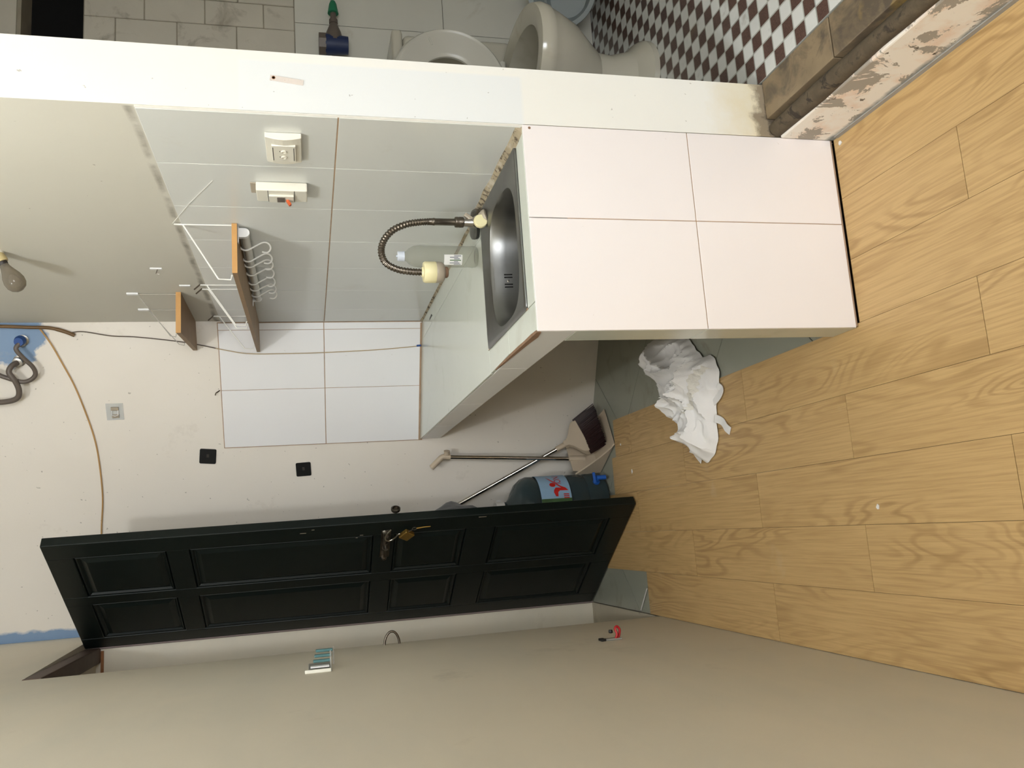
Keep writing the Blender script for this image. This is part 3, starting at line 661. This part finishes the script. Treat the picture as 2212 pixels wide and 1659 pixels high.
for s in (.556, .62, .66, .70): B().tube([dp(s-.006, 1.004, .011), dp(s+.006, 1.005, .011)], .0105, 12).build('bolt_guide', mDarkSteel, bo, smooth=True)
B().tube([dp(.648, 1.005, .012), dp(.648, 1.003, .034)], .0055, 10, radii=[.005, .008]).build('bolt_knob', mSteel, bo, smooth=True)
B().lathe(dp(.742, 1.012, .010), DU*.4+DN, [(.006, 0), (.0085, .004), (.0085, .008), (.004, .011)], 14).build('bolt_end', mSteel, bo, smooth=True)
B().lathe(dp(DW-.004, .967, -.050), DN*-.3+DU, [(.016, 0), (.018, .004), (.018, .012), (.013, .014), (.012, .006)], 18).build('lock_cylinder', mDarkSteel, dr, smooth=True)
for s, z, l in ((.752, 1.30, .022), (.71, 1.09, .012), (.69, 1.11, .007), (.30, 1.42, .016), (.77, 1.27, .010), (.775, .62, .03)):
    dbox(B(), s, s+.003, z, z+l, .0002 if s > .7 or s < .085 else -.0033, .0006 if s > .7 or s < .085 else -.0026).build('paint_chip', mGreyPl, dr)

pk = thing('padlock', 'small brass padlock hanging open from the green door bolt', 'padlock', dp(.717, .93, .02))
zc_ = Vector((0, 0, 1)); ca = math.radians(38); a1 = DU*math.cos(ca)-zc_*math.sin(ca); a2 = DU*math.sin(ca)+zc_*math.cos(ca)
B().obox(dp(.720, .928, .02), a1, DN, a2, .045, .018, .043).build('body', mBrass, pk, bevel=.003)
B().tube(smooth_path([dp(.768, .988, .020), dp(.748, 1.000, .024), dp(.728, 1.009, .026), dp(.706, 1.006, .026), dp(.694, .993, .024), dp(.702, .977, .021), dp(.728, .960, .020), dp(.732, .953, .020)], 5), .0036, 10).build('shackle', mChrome, pk, smooth=True)
ky = thing('key', 'thin key on a small ring hanging from the brass padlock', 'key', dp(.765, .90, .02))
rg = [dp(.763+.0085*math.cos(a), .901+.0085*math.sin(a), .022) for a in [2*math.pi*k/20 for k in range(21)]]
B().tube(rg, .0011, 6).build('ring', mSteel, ky, smooth=True)
B().tube([dp(.744, .921, .021), dp(.756, .908, .022)], .0018, 6).build('inserted_key', mSteel, ky)
B().tube([dp(.765, .893, .022), dp(.768, .866, .021), dp(.769, .840, .021)], .0022, 6, radii=[.003, .0022, .0018]).build('hanging_key', mBrass, ky)

# ------------------------------------------------------------------ left wall fittings
tag(B().tube(smooth_path([(XL-.004, 3.035, .992), (XL+.02, 3.035, .996), (XL+.038, 3.035, 1.006), (XL+.043, 3.035, 1.018), (XL+.038, 3.035, 1.03), (XL+.02, 3.035, 1.041), (XL-.004, 3.035, 1.046)], 5), .0042, 10).build('staple', mDarkSteel, smooth=True), 'bent iron staple for the bolt on the left wall doorway edge', 'staple')
t = thing('clear_holder', 'clear plastic wall holder with teal bars on the left wall', 'holder', (XL, 2.66, 1.27))
B().box((XL, 2.56, 1.238), (XL+.010, 2.566, 1.312)).build('white_bar', M('white_bar_plastic', (240, 238, 226), .4, var=.02), t, bevel=.002)
B().box((XL, 2.562, 1.236), (XL+.004, 2.74, 1.302)).build('back_plate', mClear, t, bevel=.002)
B().box((XL+.012, 2.575, 1.243), (XL+.016, 2.60, 1.296)).build('flap', mWhitePl, t)
for k in range(3): B().box((XL+.020+.012*k, 2.62+.02*k, 1.238-.004*k), (XL+.028+.012*k, 2.635+.02*k, 1.288-.004*k)).build('teal_bar', mTeal, t, bevel=.002)
for yy, zz in ((2.60, 1.236), (2.68, 1.226)): B().box((XL+.003, yy, zz), (XL+.054, yy+.004, zz+.004)).build('side_arm', mClear, t)
t = thing('red_hook', 'black adhesive wall plate with a red hook low on the left wall', 'hook', (XL, 2.60, .37))
B().box((XL, 2.575, .338), (XL+.006, 2.60, .405)).build('plate', mClear, t, bevel=.002); B().box((XL+.0002, 2.572, .392), (XL+.008, 2.602, .409)).build('dark_end', mBlack, t, bevel=.002)
B().tube(smooth_path([(XL+.005, 2.58, .358), (XL+.018, 2.582, .352), (XL+.034, 2.586, .356), (XL+.040, 2.588, .348), (XL+.030, 2.588, .340), (XL+.012, 2.586, .344), (XL+.003, 2.584, .352)], 5), .004, 9).build('hook', mRedPl, t, smooth=True)
B().lathe((XL+.02, 2.60, .366), (1, 0, 0), [(.006, 0), (.007, .003), (.006, .01)], 12).build('knob', mBlack, t)

# ------------------------------------------------------------------ water jug
JC = (.080, 3.602); JR = .134
jg = thing('water_jug', 'large blue grey water jug with sky blue label behind the door', 'water jug', (*JC, 0))
B().lathe((*JC, -.003), (0, 0, 1), [(.08, .004), (.115, 0), (.130, .010), (JR, .03), (JR, .085), (.128, .097), (JR, .109), (JR, .165), (.129, .175), (.131, .18), (.131, .315), (.129, .32), (JR, .33), (JR, .355), (.126, .378), (.104, .403), (.07, .423), (.042, .436), (.030, .446), (.029, .485), (.024, .487)], 40).build('body', mJug, jg, smooth=True)
B().lathe((*JC, .455), (0, 0, 1), [(.033, 0), (.033, .03), (.028, .036), (.002, .036)], 24).build('cap', M('white_jug_cap', (210, 208, 206), .5, var=.05), jg, smooth=True)
jl = arc_patch(JC, JR+.0006, D2(-105), D2(30), .180, .316, 26).build('label', mLabel, jg, smooth=True)
arc_patch(JC, JR+.0012, D2(-105), D2(-78), .180, .316, 8).build('green_field', mLabelGreen, jl, smooth=True)
def lab(x, y, d=.0025):          # label picture coordinates -> point on the jug's side
    X, Y = 1130+x*.0603, 1000+y*.0603
    h = (1086.1-Y)*.00206; z = .316-(X-1150)*.00218; a = math.radians(-92)+math.asin(max(-.98, min(.98, h/.136)))
    return (JC[0]+(JR+d)*math.cos(a), JC[1]+(JR+d)*math.sin(a), z)
def labpoly(bld, pts, d=.0025): bld.poly([lab(x, y, d) for x, y in pts])
b = B()
for q in ([(640, 410), (700, 490), (800, 580), (900, 660), (930, 640), (870, 590), (760, 500)], [(900, 660), (980, 740), (1060, 800), (1200, 800), (1060, 740), (930, 640)], [(1060, 800), (1000, 895), (1290, 905), (1200, 800)], [(870, 790), (800, 870), (930, 950), (1000, 895), (1060, 800)], [(800, 870), (780, 950), (830, 1090), (910, 1100), (930, 950)],
          [(790+105*math.cos(2*math.pi*k/16), 690+72*math.sin(2*math.pi*k/16)) for k in range(16)]): labpoly(b, q)
b.build('red_figure', mRed, jl)
fc_ = bpy.data.curves.new('word', 'FONT'); fc_.body = 'ION'; fc_.size = 1; tmp = bpy.data.objects.new('tmp_word', fc_); col.objects.link(tmp)
dg = bpy.context.evaluated_depsgraph_get(); me = bpy.data.meshes.new_from_object(tmp.evaluated_get(dg)); bpy.data.objects.remove(tmp)
xs_ = [v.co.x for v in me.vertices]; ys_ = [v.co.y for v in me.vertices]; w_, h_ = max(xs_)-min(xs_), max(ys_)-min(ys_)
for v in me.vertices: v.co = lab(1105-230*(v.co.y-min(ys_))/h_, 660-250*(v.co.x-min(xs_))/w_, .003)
me.materials.append(mRed); wo = bpy.data.objects.new('red_word', me); col.objects.link(wo); wo.parent = jl; wo.location = (0, 0, 0)
b = B()
for k in range(3): labpoly(b, [(1100, 1010+k*62), (1280, 1015+k*62), (1295, 1050+k*62), (1100, 1045+k*62)])
b.build('red_blocks', mRed, jl)
tp = B().lathe((JC[0]+.085, JC[1]-.094, .052), (.72, -.69, 0), [(.016, 0), (.016, .012), (.010, .013), (.010, .03)], 16).build('tap', mJugBlue, jg, smooth=True)
B().tube([(JC[0]+.108, JC[1]-.118, .056), (JC[0]+.108, JC[1]-.118, .014)], .0105, 14).build('spout', mJugBlue, tp, smooth=True)
B().obox((JC[0]+.108, JC[1]-.118, .066), (1, .2, 0), (0, 1, 0), (0, 0, 1), .05, .012, .012).build('tap_handle', mJugBlue, tp, bevel=.003)

# ------------------------------------------------------------------ dustpan and broom
dpn = thing('dustpan', 'beige long handled dustpan leaning upright against the back wall', 'dustpan', (.30, 3.56, 0))
BL, BR, FA = Vector((.218, 3.580, 0)), Vector((.375, 3.664, 0)), Vector((.455, -.89, 0)); FL_, FR_ = BL+FA*.235, BR+FA*.235
up = Vector((0, 0, 1))
pan = B(); pan.slab([BL+up*.002, BR+up*.002, FR_+up*.001, FL_+up*.001], up*.003); pan.build('pan_floor', mBeige, dpn)
pan = B(); pan.slab([BL, BR, BR+up*.125+Vector((-.02, .012, 0)), BL+up*.125+Vector((.012, .012, 0))], FA*-.004); pan.build('back_panel', mBeige, dpn, bevel=.001)
for Q, nm in ((BL, -1), (BR, 1)):
    side = [Q+FA*(.235*k/10)+up*(.002+.118*(1-(k/10))**1.35) for k in range(11)]; base = [Q+FA*(.235*k/10)+up*.001 for k in range(11)]
    off = (BR-BL).normalized()*(.004*nm)
    B().loft([[side[k], base[k], base[k]+off, side[k]+off*1.8] for k in range(11)]).build('side_wall', mBeige, dpn, smooth=False)
pb = Vector((.285, 3.625, .055)); pt_ = Vector((.325, 3.655, .675)); pdv = (pt_-pb).normalized()
B().tube([pb, pb+pdv*.075], .0135, 14, radii=[.015, .0125]).build('pole_socket', mBeige, dpn, smooth=True)
B().tube([pb+pdv*.07, pt_], .0092, 14).build('pole', mChrome, dpn, smooth=True)
B().tube(smooth_path([pt_-pdv*.004, pt_+pdv*.03, pt_+pdv*.052+DB*.022, pt_+pdv*.078+DB*.052], 6), .013, 12, radii=None).build('grip', mBeige, dpn, smooth=True)
B().lathe(pt_+pdv*.012-DB*.010, -DB, [(.012, 0), (.013, .006), (.012, .012), (.014, .019)], 14).build('clip', mBeige, dpn, smooth=True)

br = thing('broom', 'broom with maroon bristles and chrome pole leaning behind the door', 'broom', (.42, 3.49, 0))
T1, T2, B1, B2 = Vector((.512, 3.515, .028)), Vector((.338, 3.455, .008)), Vector((.452, 3.545, .124)), Vector((.304, 3.555, .048))
nn = (T1-T2).cross(B1-T1).normalized(); nn = nn if nn.y < 0 else -nn
tf = B()
for i in range(46):
    for j in range(5):
        u = (i+.5)/46; d = (j-2)*.0085
        a = B1.lerp(B2, u)+nn*d*.6; c = T1.lerp(T2, u)+nn*d*1.5+Vector((random.uniform(-.004, .004), random.uniform(-.004, .004), random.uniform(-.002, .004)))
        tf.tube([a, a.lerp(c, .5)+Vector((random.uniform(-.002, .002), random.uniform(-.002, .002), 0)), c], .003, 5, radii=[.0028, .0028, .0018])
tag(tf.build('bristles', mBristle, br), kind='stuff')
Ng = Vector((.352, 3.615, .150)); hb = B()
wd = (B2-B1).normalized(); ln = (Ng-(B1+B2)*.5); hv = ln.normalized(); mid = (B1+B2)*.5; hw = (B2-B1).length/2
prof = [(-.012, hw), (.010, hw), (.022, hw*.93), (.040, hw*.66), (.056, hw*.38), (.074, hw*.2), (.095, hw*.15)]
R_ = []
for h_, w_ in prof:
    c = mid+hv*h_; th = .016-.04*max(0, h_)*.1
    R_.append([c-wd*w_-nn*th, c-wd*w_*.9+nn*th, c+wd*w_*.9+nn*th, c+wd*w_-nn*th])
hb.loft(R_).build('head', mBeige, br, bevel=.003)
e0 = mid+hv*.092; e1 = Vector((-.085, 3.845, 1.05)); ev = (e1-e0).normalized()
B().tube([e0, e0+ev*.045], .0125, 14).build('socket', mBeige, br, smooth=True)
B().tube([e0+ev*.04, e1], .0095, 14).build('pole', mChrome, br, smooth=True)

# bag hanging behind the door
bg_ = thing('plastic_bag', 'crumpled grey plastic bag bunched behind the green door edge', 'bag', (.04, 3.66, .53))
rg_ = []
for k in range(14):
    t = k/13; z = .535+.30*t; c = Vector((.040+.015*math.sin(4*t), 3.665+.02*t, z)); rr = .060*(math.sin(math.pi*min(1, .12+t*.92))**.7)+.006
    rg_.append([c+Vector((rr*(1+.25*mnoise.noise((math.cos(a)*2, math.sin(a)*2, t*5)))*math.cos(a), rr*.6*(1+.3*mnoise.noise((math.cos(a)*3, math.sin(a)*3, t*7)))*math.sin(a), 0)) for a in [2*math.pi*i/24 for i in range(24)]])
B().loft(rg_).build('bag', mBagM, bg_, smooth=False)
B().obox((.108, 3.690, .458), (1, -.3, 0), (.3, 1, 0), (0, 0, 1), .03, .002, .02).build('paper_tag', mPaper, bg_)

# ------------------------------------------------------------------ crumpled garment on the floor
OUT = [(.598, 2.90), (.52, 2.86), (.452, 2.815), (.37, 2.76), (.30, 2.665), (.262, 2.60), (.215, 2.585), (.172, 2.555), (.166, 2.52), (.188, 2.465), (.222, 2.43), (.28, 2.43), (.34, 2.425), (.39, 2.385), (.445, 2.385), (.49, 2.395), (.515, 2.43), (.505, 2.47), (.55, 2.52), (.60, 2.58), (.635, 2.68), (.655, 2.80)]
CX, CY = .425, 2.63
def ray_r(th):
    dx, dy = math.cos(th), math.sin(th); best = .05
    for i in range(len(OUT)):
        x1, y1 = OUT[i][0]-CX, OUT[i][1]-CY; x2, y2 = OUT[(i+1) % len(OUT)][0]-CX, OUT[(i+1) % len(OUT)][1]-CY
        den = dx*(y2-y1)-dy*(x2-x1)
        if abs(den) < 1e-9: continue
        t = (x1*(y2-y1)-y1*(x2-x1))/den; u = (x1*dy-y1*dx)/den
        if t > 0 and -1e-6 <= u <= 1+1e-6: best = max(best, t)
    return best
NT, NR = 180, 46
rad = [ray_r(2*math.pi*i/NT) for i in range(NT)]
rad = [(rad[i-1]+2*rad[i]+rad[(i+1) % NT])/4 for i in range(NT)]
def fold(x, y):
    w = Vector((x*3.2, y*3.2, 0)); q = Vector((mnoise.noise(w), mnoise.noise(w+Vector((5.2, 1.3, 0))), 0))*.42
    a = 1-abs(mnoise.noise(Vector((x*5.2, y*7.5, 3))+q*2.2)); c = 1-abs(mnoise.noise(Vector((x*11, y*9, 8))+q*3)); d = mnoise.noise(Vector((x*4, y*4, 1.7))+q)
    e = 1-abs(mnoise.noise(Vector((x*19, y*23, 4))+q*4)); return .044*a**6+.022*c**6+.012*e**6+.034*d
gm = B(); rows = []
for j in range(NR+1):
    f = j/NR; row = []
    for i in range(NT):
        th = 2*math.pi*i/NT; r = rad[i]*f*(1+.05*mnoise.noise((math.cos(th)*6, math.sin(th)*6, f*3))); x, y = CX+r*math.cos(th), CY+r*math.sin(th)
        env = (1-f**3.2)**.8; z = .006+env*(.034+fold(x, y)*1.35)+.004*(1-env)
        if f > .93: z *= .35+.65*(1-f)/.07
        row.append(gm.bm.verts.new((x, y, max(.0015, z))))
    rows.append(row)
for j in range(NR):
    for i in range(NT):
        gm.bm.faces.new((rows[j][i], rows[j][(i+1) % NT], rows[j+1][(i+1) % NT], rows[j+1][i]))
bmesh.ops.remove_doubles(gm.bm, verts=gm.bm.verts[:], dist=1e-5)
gt = thing('garment', 'crumpled white cotton garment with lace trim on the floor beside the counter', 'clothing', (CX, CY, 0))
gm.build('cloth', mCloth, gt, smooth=True)
def zat(x, y):
    th = math.atan2(y-CY, x-CX) % (2*math.pi); f = min(1, math.hypot(x-CX, y-CY)/rad[int(th/(2*math.pi)*NT) % NT]); env = (1-f**3.2)**.8
    return .006+env*(.034+fold(x, y)*1.35)
lc = B(); P_ = smooth_path([(.335, 2.54, 0), (.36, 2.49, 0), (.40, 2.455, 0), (.44, 2.445, 0), (.465, 2.41, 0)], 10); rr_ = []
for k, p in enumerate(P_):
    wv = .013+.003*math.sin(k*1.3); rr_.append([Vector((p.x-wv*.6, p.y-wv, zat(p.x-wv*.6, p.y-wv)+.003)), Vector((p.x-wv*.3, p.y-wv*.5, zat(p.x-wv*.3, p.y-wv*.5)+.005+.0015*math.sin(k*2.1))), Vector((p.x, p.y, zat(p.x, p.y)+.006+.002*math.sin(k*1.5))), Vector((p.x+wv*.6, p.y+wv, zat(p.x+wv*.6, p.y+wv)+.003))])
lc.loft(rr_, caps=False, closed=False).build('lace_trim', mLace, gt, smooth=True)
def ribbon(pts, w, name, mat):
    b_ = B(); P2 = smooth_path(pts, 6); L = []
    for i, p in enumerate(P2):
        t = (P2[min(i+1, len(P2)-1)]-P2[max(i-1, 0)]).normalized(); n_ = t.cross(Vector((0, 0, 1))).normalized()
        L.append([p-n_*w/2, p+n_*w/2, p+n_*w/2+Vector((0, 0, .002)), p-n_*w/2+Vector((0, 0, .002))])
    b_.loft(L).build(name, mat, gt, smooth=True)
ribbon([(.262, 2.615, .012), (.235, 2.63, .006), (.20, 2.605, .004), (.172, 2.565, .006)], .014, 'strap', mCloth)
ribbon([(.30, 2.425, .012), (.285, 2.395, .004), (.262, 2.37, .006), (.248, 2.352, .003)], .026, 'frill', mCloth)
ribbon([(.35, 2.42, .012), (.365, 2.385, .010), (.385, 2.372, .006), (.40, 2.385, .012)], .022, 'frill', mCloth)

# litter on the floor
for x, y, s, nm, lb_, cat_, m_ in ((.19, 3.20, .011, 'paper_scrap', 'tiny white paper scrap on the laminate near the water jug', 'paper', mPaper), (.312, 3.30, .006, 'paper_scrap', 'tiny white flake on the laminate in front of the broom', 'paper', mPaper),
                           (-.012, 1.706, .007, 'plaster_flake', 'pale flake in the middle of the laminate floor', 'flake', mPaper), (.872, 1.655, .008, 'plaster_flake', 'white plaster flake in the corner of the counter and doorstep', 'flake', mPaper)):
    pts = [(x+s*random.uniform(.5, 1)*math.cos(a), y+s*random.uniform(.5, 1)*math.sin(a)) for a in [2*math.pi*k/7 for k in range(7)]]
    tag(B().prism(pts, .0004, .0022).build(nm, m_), lb_, cat_)
tag(B().tube([(-.365, 3.245, .0), (-.275, 3.153, .003)], .0022, 6).build('white_stick', mPaper), 'thin white stick on the tile by the open doorway', 'stick')

# ------------------------------------------------------------------ bathroom fittings
to = thing('toilet', 'ivory ceramic toilet with its seat raised in the dim bathroom', 'toilet', (1.41, 2.4, .18))
def el(cx, cy, a, c, z, n=48, bk_=1.): return [(cx+a*math.cos(2*math.pi*i/n), cy+c*math.sin(2*math.pi*i/n)*(bk_ if math.sin(2*math.pi*i/n) > 0 else 1), z) for i in range(n)]
tx, ty = 1.405, 2.37
B().loft([el(tx+.005, 2.42, .150, .215, .1805), el(tx+.005, 2.42, .150, .215, .198), el(tx+.005, 2.42, .140, .2, .212), el(tx+.005, 2.43, .122, .178, .235), el(tx, 2.43, .112, .165, .30), el(tx, 2.42, .116, .17, .375)]).build('pedestal', mCer, to, smooth=True)
B().loft([el(tx, 2.42, .118, .175, .36), el(tx, 2.41, .140, .205, .40), el(tx, 2.39, .168, .25, .46), el(tx, 2.375, .182, .285, .53), el(tx, ty, .186, .295, .555), el(tx, ty, .192, .302, .562), el(tx, ty, .196, .306, .585), el(tx, ty, .190, .300, .603), el(tx, ty, .165, .272, .608), el(tx, ty-.01, .128, .225, .598), el(tx, ty-.01, .118, .21, .56), el(tx, ty, .09, .16, .47), el(tx, ty, .05, .08, .42), el(tx, ty, .001, .001, .42)], caps=False).build('bowl', mCer, to, smooth=True)
tk = B().box((1.17, 2.555, .56), (1.665, 2.742, .94)).build('tank', mCer, to, bevel=.02, smooth=True, seg=3)
B().box((1.16, 2.545, .941), (1.675, 2.744, .978)).build('tank_lid', mCer, to, bevel=.012, smooth=True, seg=3)
def seat_ring(a, c, o, n=64): return [(1.415+a*math.cos(2*math.pi*i/n), 2.455+o+.10*((.81+c*math.sin(2*math.pi*i/n))-.62)*.5, .81+c*math.sin(2*math.pi*i/n)) for i in range(n)]
B().loft([seat_ring(.208, .192, 0), seat_ring(.212, .196, -.008), seat_ring(.205, .188, -.018), seat_ring(.196, .180, -.012), seat_ring(.128, .118, -.012), seat_ring(.116, .106, -.004), seat_ring(.116, .106, .004), seat_ring(.208, .192, 0)], caps=False).build('seat', mSeat, to, smooth=True)
for a in (.35, 1.0):
    B().obox((1.415+.175*math.cos(a), 2.452+.02*math.sin(a), .81+.155*math.sin(a)), (math.cos(a), 0, math.sin(a)), (0, 1, 0), (-math.sin(a), 0, math.cos(a)), .03, .012, .006).build('bumper', mSeat, to, bevel=.002)
for xx in (1.34, 1.50): B().tube([(xx-.02, 2.458, .625), (xx+.02, 2.458, .625)], .011, 10).build('hinge', mSeat, to, smooth=True)

va = thing('stop_valve', 'navy stop valve with a green cap on the bathroom wall', 'valve', (1.70, 2.72, 1.16))
B().tube([(1.695, 2.70, 1.112), (1.695, 2.70, 1.19)], .034, 18, radii=[.030, .036]).build('body', mValveBlue, va, smooth=True)
B().tube([(1.695, 2.70, 1.188), (1.695, 2.70, 1.212)], .038, 8).build('nut', mHose, va)
B().tube([(1.70, 2.70, 1.160), (1.74, 2.70, 1.160), (1.775, 2.70, 1.160), (1.776, 2.70, 1.160), (1.79, 2.70, 1.160), (1.791, 2.70, 1.160), (1.83, 2.70, 1.160)], .012, 16, radii=[.034, .026, .012, .015, .015, .010, .010]).build('stem', mHose, va, smooth=True)
B().tube([(1.815, 2.70, 1.160), (1.85, 2.70, 1.160), (1.862, 2.70, 1.160)], .012, 16, radii=[.019, .013, .008]).build('cap', mValveGreen, va, smooth=True)
B().tube([(1.695, 2.70, 1.16), (1.695, 2.75, 1.16)], .012, 12).build('wall_pipe', mHose, va)
bs = thing('plastic_basin', 'grey plastic basin leaning beside the toilet', 'basin', (1.9, 2.62, .18))
bc = Vector((1.90, 2.60, .33)); bax = Vector((-.35, -.75, .45)).normalized(); bu = Vector((0, 0, 1)).cross(bax).normalized(); bv = bax.cross(bu)
def rg3(r, h, n=36): return [bc+bax*h+bu*r*1.15*math.cos(2*math.pi*i/n)*.9+bv*r*math.sin(2*math.pi*i/n) for i in range(n)]
B().loft([rg3(.07, -.07), rg3(.112, .055), rg3(.125, .06), rg3(.125, .066), rg3(.108, .062), rg3(.068, -.06), rg3(.001, -.062)]).build('bowl', mBin, bs, smooth=True)
B().tube([bc+bax*.066+bu*.09*math.cos(a)+bv*.04+bax*.09*math.sin(a) for a in [math.pi*k/12 for k in range(13)]], .005, 8).build('handle', mBin, bs, smooth=True)

# the ceiling lamp's own fitting
lt = thing('ceiling_lamp', 'white ceiling lamp holder hanging by a short cord', 'lamp', (-.22, .88, 2.9))
B().lathe((-.22, .88, CZ-.0005), (0, 0, -1), [(.045, 0), (.045, .012), (.02, .025), (.012, .03), (.02, .04), (.02, .05), (.014, .052)], 24).build('holder', mWhitePl, lt, smooth=True)

# small marks and string
tag(B().tube([(XR-.0075, 2.325, 1.632), (XR-.0075, 2.18, 1.57), (XR-.0075, 2.03, 1.497)], .0008, 5).build('string', mWire), 'thin pale string slanting across the grey tiles from the shelf bracket', 'string')
B().lathe((.885, YF-.0003, .783), (0, 1, 0), [(.0032, 0), (.0032, .002)], 12).build('drilled_hole', mBrownChip, ct)
B().prism([(.835, 3.13), (.846, 3.15), (.842, 3.20), (.836, 3.21)], .799, .8002).build('chip', mBlack, ct)
